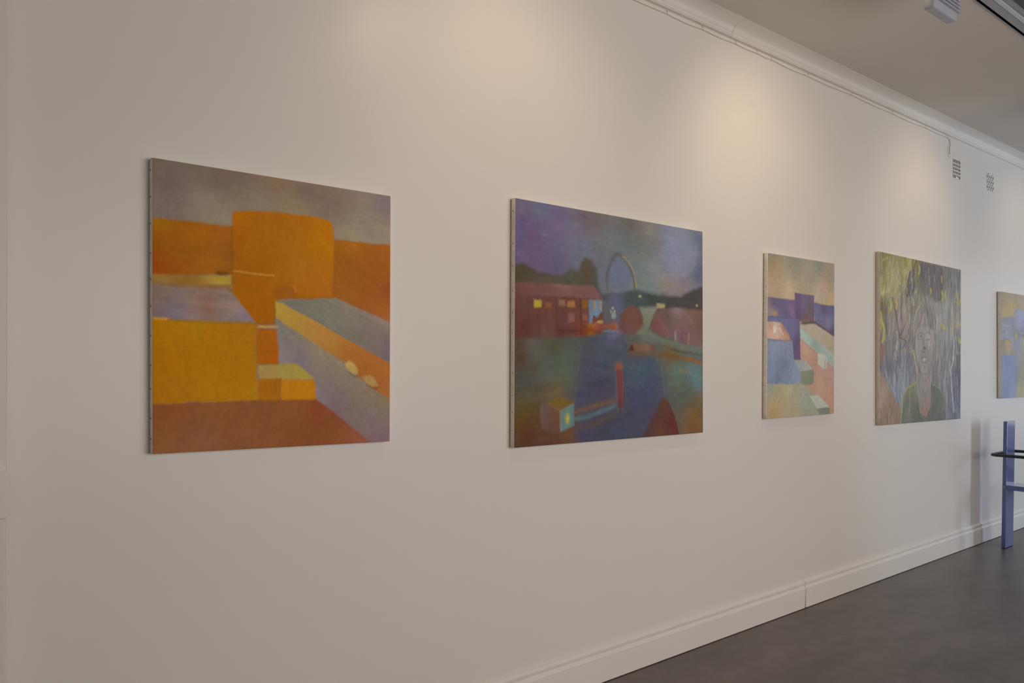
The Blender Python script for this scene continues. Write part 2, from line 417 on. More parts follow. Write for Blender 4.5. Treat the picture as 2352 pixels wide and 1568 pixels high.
# layers of each picture in canvas units (x right, y up, height 1): p area, l stroke, b dab; sRGB pigment colours
ART_1 = [
('p',[(-0.1,-0.1),(1.0386,-0.1),(1.0386,1.1),(-0.1,1.1)],[(0.0043,0.9579,153,136,125),(0.0042,0.8459,164,148,148),(0.2209,0.941,153,133,119),(0.1814,0.8616,177,167,151),(0.4289,0.9837,169,142,116),(0.3859,0.8963,175,162,143),(0.5628,0.9617,156,133,125),(0.9265,0.9767,156,142,151),(0.8033,0.8635,177,170,157),(0.7536,0.8141,185,173,148),(0.2209,0.8276,185,176,151),(0.5175,0.8888,180,165,131),(0.0667,0.9109,150,133,134),(0.3019,1.0125,148,131,119),(0.9061,0.8305,183,170,151),(0.6802,0.9352,161,139,128)],0.001,-4,0.06,1),
('p',[(-0.0104,0.7993),(0.0779,0.8025),(0.1657,0.8022),(0.2815,0.8012),(0.2857,0.6248),(0.1813,0.6206),(-0.0106,0.598)],[(0.0041,0.7899,207,145,18),(0.2209,0.7806,207,125,36),(0.0666,0.7216,193,125,21),(0.1232,0.6967,180,119,21),(0.0112,0.6372,201,91,27),(0.0479,0.6781,187,105,21),(0.1813,0.6556,207,133,33),(0.2612,0.6823,177,114,39),(0.1425,0.7564,204,128,27),(0.0853,0.6511,207,111,30)],0.0106,0,0.09,1),
('p',[(-0.0106,0.6054),(0.2734,0.6239),(0.2775,0.5845),(-0.0107,0.5774)],[(0.0294,0.5973,193,153,81),(0.245,0.6059,220,190,83),(0.1041,0.5953,193,142,60)],0.0106,0,0.12,1),
('p',[(-0.0107,0.5812),(0.1041,0.5819),(0.2734,0.5882),(0.2816,0.5609),(-0.0107,0.5606)],[(-0.0107,0.5812,185,142,86)],0.0106,0,0.1,1),
('b',0.2369,0.6297,0.0222,0.0087,(129,88,33),0.8),
('p',[(-0.0107,0.5718),(0.2531,0.5729),(0.2816,0.5489),(0.365,0.4673),(-0.0108,0.4562)],[(0.0111,0.5621,172,148,140),(0.1424,0.548,188,162,137),(0.0851,0.4835,156,153,178),(0.011,0.4779,169,131,131),(0.1813,0.5059,183,133,104),(0.2612,0.5222,185,165,154),(0.323,0.4775,172,159,178),(0.1423,0.4729,185,162,160),(0.0293,0.5203,185,156,110),(0.0478,0.4911,153,150,184)],0.0061,0,0.14,1),
('p',[(0.6662,0.7962),(0.7537,0.7989),(0.9591,0.8008),(0.9605,0.4778),(0.7054,0.5623),(0.6668,0.5686)],[(0.7537,0.7836,207,133,36),(0.9063,0.7766,204,122,45),(0.7049,0.7225,185,119,36),(0.8549,0.6693,191,114,42),(0.9281,0.6073,175,99,57),(0.7543,0.5959,196,122,45),(0.9073,0.5364,207,122,45),(0.9285,0.4968,193,128,81),(0.8041,0.6433,177,111,42)],0.0076,-15,0.07,1),
('p',[(0.2766,0.8423),(0.2815,0.854),(0.3436,0.8634),(0.4729,0.874),(0.6093,0.8741),(0.6565,0.8688),(0.6732,0.8528),(0.6797,0.7632),(0.6773,0.565),(0.4513,0.5505),(0.436,0.5401),(0.4348,0.456),(0.3693,0.4533),(0.3523,0.4667),(0.2816,0.5529),(0.2754,0.5843),(0.2754,0.7629)],[(0.302,0.8375,223,136,10),(0.386,0.8153,210,133,36),(0.3437,0.73,210,131,27),(0.5632,0.7937,218,139,24),(0.6283,0.7794,226,145,10),(0.3861,0.6733,201,125,21),(0.5634,0.6676,220,142,36),(0.6099,0.6077,215,133,36),(0.3229,0.5876,207,125,10),(0.3649,0.5703,218,131,10),(0.3863,0.4886,207,125,10),(0.2897,0.6849,193,119,27),(0.3103,0.7267,223,131,18),(0.473,0.8253,210,131,30)],0.0061,90,0.05,1),
('l',[(0.2741,0.7945),(0.2726,0.5921)],0.0088,0.0106,(161,108,42),0.55),
('l',[(0.678,0.8404),(0.6763,0.5735)],0.0056,0.0091,(188,119,39),0.5),
('l',[(0.2795,0.6395),(0.4293,0.6361)],0.006,0.0045,(231,173,72),0.9),
('l',[(0.2795,0.6303),(0.425,0.6267)],0.0032,0.0045,(188,116,21),0.6),
('b',0.4778,0.5777,0.0493,0.0207,(188,116,33),0.75),
('l',[(0.436,0.5627),(0.4866,0.6136),(0.4955,0.6163)],0.0064,0.0091,(180,111,36),0.6),
('l',[(0.5112,0.6049),(0.518,0.5845)],0.0088,0.0106,(237,159,72),0.7),
('l',[(0.4425,0.554),(0.6716,0.5681)],0.0072,0.0091,(172,114,45),0.6),
('l',[(0.436,0.538),(0.4348,0.4581)],0.0056,0.0091,(172,114,36),0.5),
('p',[(0.4425,0.5458),(0.686,0.5646),(0.9605,0.4755),(0.9612,0.3116),(0.7549,0.397),(0.5638,0.4803),(0.4734,0.5301)],[(0.4957,0.523,145,153,143),(0.5637,0.5183,161,162,145),(0.7545,0.5284,177,167,154),(0.6574,0.4803,166,167,148),(0.8048,0.4205,150,148,140),(0.8557,0.4445,164,148,143),(0.9288,0.4245,156,139,143),(0.9291,0.3475,153,133,151),(0.9075,0.4824,180,170,154),(0.6102,0.4654,145,150,137),(0.6815,0.4382,148,150,137),(0.5181,0.5451,158,156,140)],0.0045,-25,0.09,1),
('p',[(0.4351,0.5444),(0.469,0.536),(0.5638,0.4909),(0.7549,0.4014),(0.9612,0.3071),(0.9618,0.1611),(0.8309,0.2301),(0.7305,0.3178),(0.5639,0.4023),(0.4824,0.4538),(0.4374,0.4828)],[(0.4513,0.5124,234,199,89),(0.5182,0.495,228,187,81),(0.5638,0.455,226,165,86),(0.541,0.4373,215,184,89),(0.6576,0.4029,226,165,81),(0.755,0.3532,210,136,66),(0.8821,0.3108,215,139,69),(0.8823,0.2568,204,125,60),(0.9297,0.207,207,139,78),(0.9294,0.2841,215,131,63),(0.8306,0.2924,204,125,57)],0.0053,-29,0.05,1),
('p',[(0.4382,0.4747),(0.4824,0.4518),(0.6104,0.3845),(0.7305,0.3091),(0.8309,0.2278),(0.9618,0.1611),(0.9626,-0.0171),(0.8317,-0.0018),(0.6062,0.1712),(0.5999,0.2566),(0.5185,0.3109),(0.4499,0.3101)],[(0.4736,0.4224,164,162,163),(0.5184,0.3486,156,148,160),(0.4737,0.3394,180,173,178),(0.6105,0.3504,188,179,143),(0.5183,0.4156,172,165,137),(0.7061,0.3088,180,167,143),(0.658,0.2437,166,153,145),(0.6202,0.201,169,156,172),(0.8055,0.2213,172,159,134),(0.9087,0.171,175,159,104),(0.9089,0.1303,164,148,143),(0.7557,0.1337,161,142,137),(0.857,0.0867,164,142,154),(0.6823,0.1441,156,131,148),(0.9094,0.0172,164,133,151),(0.5412,0.3112,164,153,169)],0.0061,-38,0.05,1),
('p',[(0.3651,0.4389),(0.4462,0.44),(0.4507,0.3101),(0.3652,0.3091)],[(0.4079,0.4079,218,131,27),(0.4384,0.38,210,116,27),(0.4297,0.3263,228,119,15),(0.395,0.3503,193,116,21),(0.3822,0.3297,226,136,24)],0.0061,0,0.05,1),
('l',[(0.365,0.447),(0.4448,0.4486)],0.0072,0.0053,(245,190,95),0.95),
('l',[(0.3629,0.4571),(0.4383,0.4615)],0.0048,0.0068,(169,119,51),0.7),
('l',[(0.3693,0.4371),(0.4449,0.4387)],0.004,0.0068,(175,105,27),0.7),
('l',[(0.3822,0.3521),(0.445,0.3554)],0.0104,0.0151,(188,111,24),0.5),
('p',[(-0.0108,0.4562),(0.1813,0.4584),(0.3629,0.4583),(0.3652,0.3051),(0.3695,0.1758),(0.1812,0.174),(-0.0112,0.1697)],[(0.0292,0.4373,223,153,15),(0.1039,0.3406,220,148,10),(0.2209,0.3822,220,150,15),(0.3023,0.2643,218,148,15),(0.3483,0.2037,223,162,27),(0.0661,0.2255,215,148,18),(0.0106,0.1881,220,145,21),(0.0071,0.3011,218,145,0),(0.1812,0.1936,220,156,21),(0.3439,0.4058,215,145,24),(0.1423,0.4458,223,162,21)],0.0053,90,0.05,1),
('l',[(-0.0007,0.4574),(0.0514,0.4572)],0.0088,0.0068,(253,190,60),0.8),
('l',[(0.0514,0.4526),(0.2209,0.4538),(0.3608,0.4566)],0.0048,0.0076,(177,136,57),0.7),
('l',[(0.3642,0.4551),(0.3652,0.3132)],0.0056,0.0076,(183,128,36),0.6),
('p',[(0.3694,0.3071),(0.4516,0.3101),(0.5276,0.311),(0.599,0.2544),(0.4605,0.2502),(0.3737,0.2571)],[(0.3951,0.2809,207,182,110),(0.4737,0.2896,204,187,95),(0.5413,0.2775,215,196,89),(0.4081,0.2646,218,173,101)],0.0091,-20,0.06,1),
('l',[(0.3758,0.3092),(0.4494,0.3109)],0.0048,0.0068,(172,131,66),0.6),
('p',[(0.3703,0.2555),(0.4583,0.2585),(0.4571,0.1728),(0.3687,0.175)],[(0.3866,0.2237,218,139,21),(0.4386,0.2234,204,131,27)],0.0061,90,0.04,1),
('p',[(0.4596,0.2514),(0.5995,0.2514),(0.6043,0.1734),(0.4597,0.1727)],[(0.4596,0.2514,237,159,30)],0.0061,0,0.03,1),
('l',[(0.4583,0.2564),(0.4571,0.1736)],0.0056,0.0076,(188,128,30),0.6),
('p',[(-0.0112,0.1697),(0.2209,0.1726),(0.6062,0.1755),(0.6824,0.1224),(0.8393,0.0001),(0.5191,-0.029),(-0.0115,-0.0218)],[(0.0661,0.1568,180,102,57),(0.0288,0.0743,172,114,66),(0.1812,0.0879,172,111,69),(0.3024,0.0435,175,114,72),(0.3867,0.1012,172,111,69),(0.5188,0.1391,177,114,63),(0.611,0.137,172,91,60),(0.6584,0.0928,166,102,60),(0.5647,0.0321,166,105,60),(0.8062,0.0128,185,116,86),(0.0659,0.0155,180,122,81),(0.1812,0.0526,180,125,86),(0.2209,0.1378,180,114,66)],0.0061,55,0.06,1),
('l',[(0.2209,0.171),(0.6062,0.1764)],0.0056,0.0091,(177,105,36),0.7),
('l',[(0.6203,0.1582),(0.8419,0.0022)],0.012,0.0182,(175,94,78),0.6),
('p',[(0.7256,0.3134),(0.7452,0.3259),(0.7701,0.3139),(0.7876,0.2921),(0.7852,0.2744),(0.7602,0.2787),(0.7305,0.3003)],[(0.7453,0.3136,242,210,131),(0.7701,0.2875,215,182,107)],0.0106,-40,0.05,1),
('p',[(0.8053,0.2656),(0.8409,0.2702),(0.8667,0.2523),(0.8824,0.2254),(0.8565,0.221),(0.8206,0.239)],[(0.8308,0.2568,210,173,113),(0.8616,0.2389,215,179,104)],0.0106,-40,0.05,1),
('l',[(0.7454,0.2786),(0.7702,0.2655),(0.7877,0.2656)],0.0048,0.0091,(145,102,81),0.7),
('l',[(0.8258,0.2301),(0.8617,0.2156),(0.8824,0.2209)],0.0048,0.0091,(145,99,83),0.7)]
ART_2 = [
('p',[(-0.1,-0.1),(1.3453,-0.1),(1.3453,1.1),(-0.1,1.1)],[(0.0451,0.9742,133,128,154),(0.1479,0.976,128,139,171),(0.0456,0.8913,115,102,160),(0.2279,0.9277,133,120,165),(0.0966,0.8591,125,105,140),(0.3947,0.9793,133,120,132),(0.3382,0.8928,135,136,165),(0.5122,0.9321,135,144,157),(0.3952,0.8386,125,139,162),(0.6978,0.974,125,120,115),(0.7625,0.9171,135,136,135),(0.4823,0.9574,138,120,115),(0.8286,0.9674,160,157,148),(0.6661,0.8775,125,142,154),(1.0362,0.977,150,165,187),(1.0005,0.9106,155,165,206),(0.9651,0.8273,143,155,184),(1.1453,0.8885,148,163,182),(1.2205,0.9417,113,128,154),(1.22,0.8031,103,118,148),(1.0358,0.7976,155,168,193),(0.862,0.7967,158,168,182),(0.965,0.7388,168,152,137),(1.0715,0.7104,158,144,151),(0.7953,0.7697,128,155,151),(0.862,0.6967,138,157,160),(0.123,0.7551,125,113,151),(0.2288,0.7253,115,110,146),(0.7625,0.8528,133,152,148),(0.0211,0.8024,118,107,154),(0.4828,0.7452,120,134,148),(0.8961,0.9091,143,144,148)],0.001,-5,0.09,1),
('b',1.036,0.8783,0.1316,0.1076,(160,170,212),0.35),
('l',[(0.8285,0.781),(0.9303,0.7539),(1.0717,0.7644),(1.1674,0.8172),(1.1902,0.9202)],0.0201,0.0305,(163,170,184),0.4),
('p',[(-0.0326,0.7232),(0.0465,0.7429),(0.1232,0.717),(0.2559,0.7079),(0.3163,0.744),(0.3613,0.7357),(0.3782,0.777),(0.401,0.799),(0.4357,0.794),(0.4769,0.7529),(0.4859,0.6721),(0.5128,0.6453),(0.6349,0.6651),(0.73,0.6796),(0.8959,0.6639),(1.0714,0.6676),(1.167,0.7075),(1.3357,0.7511),(1.3342,0.4372),(-0.0305,0.41)],[(0.0217,0.7015,95,89,66),(0.1756,0.6903,105,99,88),(0.3388,0.7101,103,107,96),(0.4242,0.7729,110,105,96),(0.4185,0.72,108,91,60),(0.5127,0.6534,91,99,104),(0.698,0.6564,83,97,102),(0.8619,0.6532,78,91,85),(1.1819,0.6947,91,89,88),(1.0355,0.6544,88,89,93),(0.6039,0.6175,118,126,162),(0.7625,0.6219,88,102,110),(0.4535,0.7024,100,102,96)],0.0259,0,0.08,1),
('b',0.6285,0.7441,0.0822,0.071,(123,139,173),0.75),
('l',[(0.5428,0.6676),(0.5414,0.7292),(0.5577,0.7759),(0.5882,0.8137),(0.616,0.83),(0.6472,0.8232),(0.6883,0.7825),(0.7171,0.7424),(0.73,0.6838)],0.0152,0.0183,(108,102,99),0.65),
('l',[(0.6472,0.8253),(0.682,0.803),(0.7107,0.7716),(0.73,0.7348),(0.7397,0.6844)],0.006,0.0076,(202,186,107),0.9),
('p',[(-0.0322,0.6641),(0.4535,0.6801),(0.4889,0.656),(0.5098,0.6247),(0.4537,0.6134),(-0.0318,0.6014)],[(0.0723,0.6451,140,99,102),(0.2835,0.6511,148,110,113),(0.3957,0.6462,143,107,107),(0.022,0.653,135,99,93),(0.0222,0.6157,123,81,82)],0.0122,-3,0.06,1),
('p',[(-0.0319,0.6125),(0.1759,0.6192),(0.5128,0.6248),(0.519,0.5107),(0.5131,0.4733),(0.3963,0.4539),(0.23,0.4476),(-0.0307,0.4298)],[(0.0226,0.5599,123,84,74),(0.1241,0.5269,125,81,71),(0.2081,0.5497,128,86,80),(0.2841,0.5023,130,91,96),(0.3959,0.5982,125,91,80),(0.3961,0.5183,138,91,85),(0.0733,0.4717,115,76,71),(0.2842,0.4783,108,68,63),(0.1766,0.4673,128,102,96),(0.3848,0.4815,143,73,44),(0.0726,0.5887,120,86,88),(0.0479,0.4937,113,70,60)],0.0122,90,0.1,1),
('l',[(0.3742,0.613),(0.378,0.4654)],0.008,0.0107,(108,60,52),0.7),
('l',[(0.2293,0.5972),(0.2353,0.469)],0.0064,0.0107,(108,65,60),0.6),
('l',[(0.0981,0.5938),(0.0987,0.4838)],0.0056,0.0091,(108,68,63),0.5),
('l',[(0.2406,0.477),(0.3735,0.4792)],0.0104,0.0137,(103,62,58),0.7),
('p',[(0.1032,0.5986),(0.1445,0.5994),(0.1447,0.5697),(0.1033,0.5676)],[(0.1032,0.5986,212,186,74)],0.0107,0,0.1,1),
('p',[(0.1655,0.5899),(0.2026,0.5903),(0.2027,0.5687),(0.1656,0.5669)],[(0.1655,0.5899,155,110,69)],0.0107,0,0.1,1),
('p',[(0.2444,0.6046),(0.2837,0.6052),(0.2838,0.5798),(0.2445,0.5778)],[(0.2444,0.6046,165,126,104)],0.0107,0,0.1,1),
('p',[(0.2958,0.6027),(0.3403,0.6036),(0.3404,0.5806),(0.2959,0.5784)],[(0.2958,0.6027,193,139,85)],0.0107,0,0.1,1),
('p',[(0.3032,0.5509),(0.3377,0.5508),(0.3378,0.516),(0.3033,0.5147)],[(0.3032,0.5509,158,113,110)],0.0107,0,0.1,1),
('p',[(0.3833,0.6143),(0.4188,0.6147),(0.4189,0.5842),(0.3834,0.5824)],[(0.3833,0.6143,158,113,49)],0.0107,0,0.1,1),
('p',[(0.3846,0.5529),(0.419,0.5529),(0.4191,0.528),(0.3847,0.5266)],[(0.3846,0.5529,155,110,107)],0.0107,0,0.1,1),
('p',[(0.1763,0.5367),(0.2028,0.5363),(0.2029,0.5147),(0.1764,0.5137)],[(0.1763,0.5367,133,89,74)],0.0107,0,0.1,1),
('p',[(0.4235,0.6166),(0.5128,0.6207),(0.5099,0.5675),(0.4774,0.5417),(0.4539,0.5528),(0.4452,0.5121),(0.4278,0.5115)],[(0.4363,0.5802,140,152,184),(0.4832,0.5663,125,176,217),(0.5011,0.5426,123,126,176),(0.4773,0.5863,133,170,204)],0.0076,90,0.12,1),
('l',[(0.4607,0.613),(0.4608,0.5814)],0.0096,0.0061,(202,165,66),0.9),
('l',[(0.5009,0.6111),(0.4998,0.5813)],0.0104,0.0061,(207,173,102),0.9),
('b',0.4395,0.4877,0.0262,0.0281,(193,136,30),0.8),
('b',0.4981,0.5242,0.0179,0.0057,(232,210,137),0.9),
('b',0.4716,0.505,0.0177,0.0162,(210,142,74),0.7),
('l',[(0.3962,0.4859),(0.454,0.4837)],0.0241,0.0305,(143,70,44),0.7),
('p',[(0.4598,0.5126),(0.6102,0.5265),(0.6226,0.4779),(0.525,0.4941),(0.4599,0.4879)],[(0.5131,0.5024,173,99,74),(0.5856,0.5131,190,123,88),(0.4893,0.5132,165,84,82),(0.5612,0.5076,158,102,74)],0.0229,0,0.25,0.85),
('p',[(0.5128,0.6166),(0.6225,0.6185),(0.6101,0.5555),(0.604,0.5304),(0.525,0.5273)],[(0.5309,0.5849,115,123,137),(0.5855,0.6082,108,120,154),(0.5611,0.5452,123,105,102)],0.0152,0,0.1,0.8),
('b',0.5806,0.5865,0.0067,0.005,(225,239,206),0.9),
('b',0.5684,0.5735,0.0061,0.0049,(202,215,171),0.9),
('b',0.5941,0.5739,0.0062,0.005,(202,215,171),0.9),
('b',0.5868,0.5545,0.0159,0.0165,(163,197,198),0.8),
('b',0.5612,0.4835,0.049,0.0075,(133,152,176),0.6),
('p',[(0.7625,0.6026),(0.8958,0.6094),(0.8551,0.5488),(0.8217,0.4838),(0.8283,0.5041),(0.8956,0.4671),(0.6981,0.4661),(0.7821,0.5202),(0.7755,0.5627)],[(0.8284,0.5865,155,163,151),(0.8018,0.5123,143,149,135),(0.7952,0.4945,133,144,129)],0.0229,0,0.06,1),
('p',[(0.8822,0.6248),(0.9474,0.6238),(0.9439,0.603),(0.889,0.6025)],[(0.8822,0.6248,195,184,146)],0.0107,0,0.15,1),
('b',0.7644,0.6519,0.0098,0.0056,(198,210,148),0.9),
('p',[(0.6916,0.6054),(0.7494,0.5956),(0.7821,0.563),(0.7886,0.5119),(0.7755,0.5152),(0.7301,0.4691),(0.6601,0.4651),(0.6288,0.4809),(0.6226,0.5061),(0.635,0.5566)],[(0.698,0.5509,140,99,88),(0.698,0.504,143,102,104),(0.7625,0.5323,135,97,82),(0.6475,0.507,138,105,104),(0.6538,0.5109,115,78,74)],0.0183,90,0.07,1),
('p',[(0.8958,0.5941),(1.0354,0.6119),(1.335,0.6104),(1.3341,0.4086),(1.035,0.453),(0.9093,0.474),(0.8417,0.5002),(0.8484,0.5139),(0.8619,0.5578)],[(0.9647,0.5621,125,105,104),(1.1074,0.5455,150,123,118),(1.0497,0.5969,165,147,154),(1.0352,0.5332,143,115,115),(0.9093,0.4981,143,97,107),(1.1811,0.4519,143,123,124),(1.1073,0.4818,140,105,124),(1.219,0.5446,128,105,96),(1.1444,0.615,143,110,88),(1.2342,0.5503,133,110,102),(0.8957,0.5243,143,97,96)],0.0168,-40,0.1,1),
('l',[(0.9231,0.5384),(0.9646,0.5003),(0.9855,0.4784)],0.0048,0.0091,(155,131,129),0.6),
('l',[(1.0857,0.5986),(1.1516,0.5562),(1.1813,0.5072)],0.0064,0.0107,(158,134,126),0.6),
('b',1.1967,0.6291,0.009,0.0055,(215,189,143),0.9),
('l',[(1.0244,0.4928),(1.0279,0.4484)],0.0136,0.0168,(163,178,190),0.8),
('l',[(1.071,0.4852),(1.0817,0.4451)],0.012,0.0152,(143,86,115),0.8),
('l',[(1.133,0.4915),(1.1276,0.4371)],0.008,0.0107,(198,168,113),0.8),
('l',[(1.1737,0.479),(1.1698,0.4289)],0.0104,0.0152,(153,113,102),0.7),
('p',[(-0.0307,0.4298),(0.1246,0.4411),(0.3963,0.4559),(0.5131,0.4692),(0.6351,0.4769),(0.8956,0.4693),(1.334,0.404),(1.3318,-0.0797),(-0.0277,-0.0336)],[(0.0235,0.4143,100,81,69),(0.0991,0.4083,120,118,115),(0.0238,0.3512,103,81,66),(0.0742,0.3029,98,97,96),(0.2301,0.4109,100,99,74),(0.2847,0.3533,103,126,115),(0.1774,0.3142,108,128,124),(0.0493,0.2582,88,99,102),(0.2849,0.2948,108,134,115),(0.0748,0.2019,108,110,82),(0.231,0.2179,135,118,74),(0.05,0.1466,115,99,36),(0.0254,0.0919,113,76,41),(0.1263,0.1065,118,86,47),(0.0758,0.0338,108,62,49),(0.2319,0.0101,110,70,55),(0.2968,0.0414,130,89,52),(0.4252,0.3946,98,99,102),(0.4255,0.2945,95,99,132),(0.5134,0.3552,93,113,126),(0.4547,0.214,88,86,107),(0.3687,0.1957,91,97,129),(0.5136,0.2333,93,84,93),(0.5735,0.4051,95,113,104),(0.7301,0.4416,110,115,102),(0.8282,0.3363,86,110,126),(0.7625,0.2936,88,120,137),(0.8282,0.229,86,99,135),(0.7625,0.1663,83,91,132),(0.6983,0.1051,95,94,99),(0.8281,0.1219,95,89,104),(0.3976,0.0364,83,81,121),(0.6047,0.0261,81,94,124),(0.5139,0.0711,86,89,96),(1.035,0.4263,125,131,110),(1.0347,0.315,110,144,135),(1.1804,0.2697,110,155,168),(1.1064,0.1803,105,120,110),(1.18,0.1334,128,115,82),(1.1798,0.0744,155,110,52),(1.1796,0.02,135,97,74),(0.9994,0.3813,138,110,69),(0.5735,0.4586,118,123,160),(0.7952,0.473,135,147,132),(0.2857,0.1002,123,89,52)],0.0183,0,0.12,1),
('p',[(0.3964,0.426),(0.4894,0.4523),(0.6351,0.4602),(0.6981,0.4198),(0.8617,0.3711),(0.9228,0.3106),(0.9364,0.2057),(0.9294,0.1187),(0.8614,-0.0211),(0.3414,-0.0196),(0.3407,0.1767),(0.3626,0.3421)],[(0.3964,0.426,86,91,129)],0.0122,0,0.1,0.33),
('l',[(0.368,0.4016),(0.3599,0.2946),(0.3407,0.1767)],0.004,0.0107,(123,139,115),0.4),
('l',[(0.916,0.3454),(0.9433,0.2056)],0.004,0.0091,(110,149,157),0.5),
('l',[(0.341,0.0745),(0.3414,-0.0196)],0.004,0.0076,(86,70,88),0.6),
('l',[(0.5613,0.4583),(0.6288,0.4809)],0.0241,0.0305,(128,134,176),0.5),
('l',[(0.8283,0.4697),(1.035,0.4352),(1.2489,0.3981)],0.0281,0.0381,(133,149,140),0.65),
('l',[(0.6981,0.3862),(0.9298,0.3849),(1.2487,0.3475)],0.0201,0.0259,(138,99,55),0.7),
('l',[(0.9995,0.4079),(1.2488,0.3843)],0.012,0.0183,(98,86,85),0.6),
('l',[(1.1069,0.3646),(1.2487,0.3475)],0.012,0.0152,(175,126,71),0.7),
('p',[(0.6854,0.3986),(0.7108,0.4348),(0.855,0.4293),(0.8888,0.4039),(0.7237,0.395)],[(0.7495,0.4123,143,105,85),(0.8018,0.4261,155,131,113),(0.8617,0.41,133,97,80)],0.0091,0,0.1,1),
('p',[(0.6822,0.3977),(0.7108,0.4361),(0.7275,0.3992)],[(0.6822,0.3977,108,68,58)],0.0061,0,0.05,1),
('l',[(0.8018,0.4389),(0.855,0.4315),(0.8888,0.4017)],0.0048,0.0076,(86,86,88),0.6),
('l',[(1.0561,0.3106),(1.1508,0.2925)],0.0072,0.0137,(165,160,102),0.6),
('l',[(0.3742,0.2411),(0.4722,0.2621)],0.0072,0.0107,(100,73,82),0.6),
('l',[(0.6228,0.3395),(0.6292,0.1447)],0.0513,0.0229,(105,126,132),0.55),
('l',[(0.624,0.3271),(0.6304,0.1571)],0.0353,0.0122,(143,78,82),0.95),
('b',0.6228,0.3272,0.0249,0.0166,(173,110,88),0.8),
('l',[(0.654,0.2938),(0.6572,0.1481)],0.0056,0.0091,(108,65,88),0.7),
('l',[(0.6292,0.1696),(0.6323,0.1281)],0.0241,0.0183,(110,60,74),0.6),
('l',[(0.3464,0.1333),(0.5922,0.1767)],0.0225,0.0259,(145,115,77),0.75),
('l',[(0.3409,0.102),(0.4608,0.1175),(0.5953,0.1519)],0.016,0.0229,(113,147,157),0.8),
('l',[(0.3466,0.0664),(0.4551,0.0736),(0.5984,0.1086)],0.0201,0.0305,(113,97,77),0.65),
('p',[(0.139,0.1513),(0.1519,0.1699),(0.1859,0.1766),(0.2528,0.144),(0.2543,0.0474),(0.2104,0.0496),(0.1472,0.0754)],[(0.1678,0.1238,128,115,115),(0.2313,0.1408,145,99,77),(0.2103,0.0649,118,94,80),(0.2315,0.1024,133,89,77)],0.0091,90,0.06,1),
('p',[(0.1859,0.1774),(0.258,0.1988),(0.3351,0.1689),(0.2518,0.1433)],[(0.1859,0.1774,140,115,60)],0.0076,0,0.08,1),
('p',[(0.2507,0.1433),(0.3362,0.1689),(0.3382,0.0747),(0.2559,0.0504)],[(0.2638,0.1205,133,157,148),(0.3185,0.1381,120,155,160),(0.2858,0.0614,115,155,165)],0.0061,0,0.06,1),
('l',[(0.1859,0.1774),(0.2518,0.1441),(0.3351,0.1689)],0.0028,0.0046,(178,144,80),0.7),
('l',[(0.2097,0.1875),(0.2635,0.1979),(0.3351,0.1729)],0.0028,0.0053,(163,134,69),0.6),
('l',[(0.2528,0.144),(0.2559,0.0512)],0.0032,0.0046,(185,152,121),0.6),
('b',0.2977,0.1057,0.0165,0.0292,(158,184,115),0.6),
('b',0.2977,0.1057,0.0088,0.0187,(222,202,74),0.95),
('p',[(0.9364,0.1839),(0.971,0.1656),(1.02,0.0937),(1.0661,-0.0192),(0.7625,-0.0156),(0.8281,0.0577),(0.8682,0.1077)],[(0.9295,0.1404,120,84,66),(1.0058,0.0501,118,62,69),(0.9088,0.0326,128,91,63),(0.8281,0.0363,100,76,82),(0.8817,0.0986,103,73,85)],0.0137,70,0.08,1)]
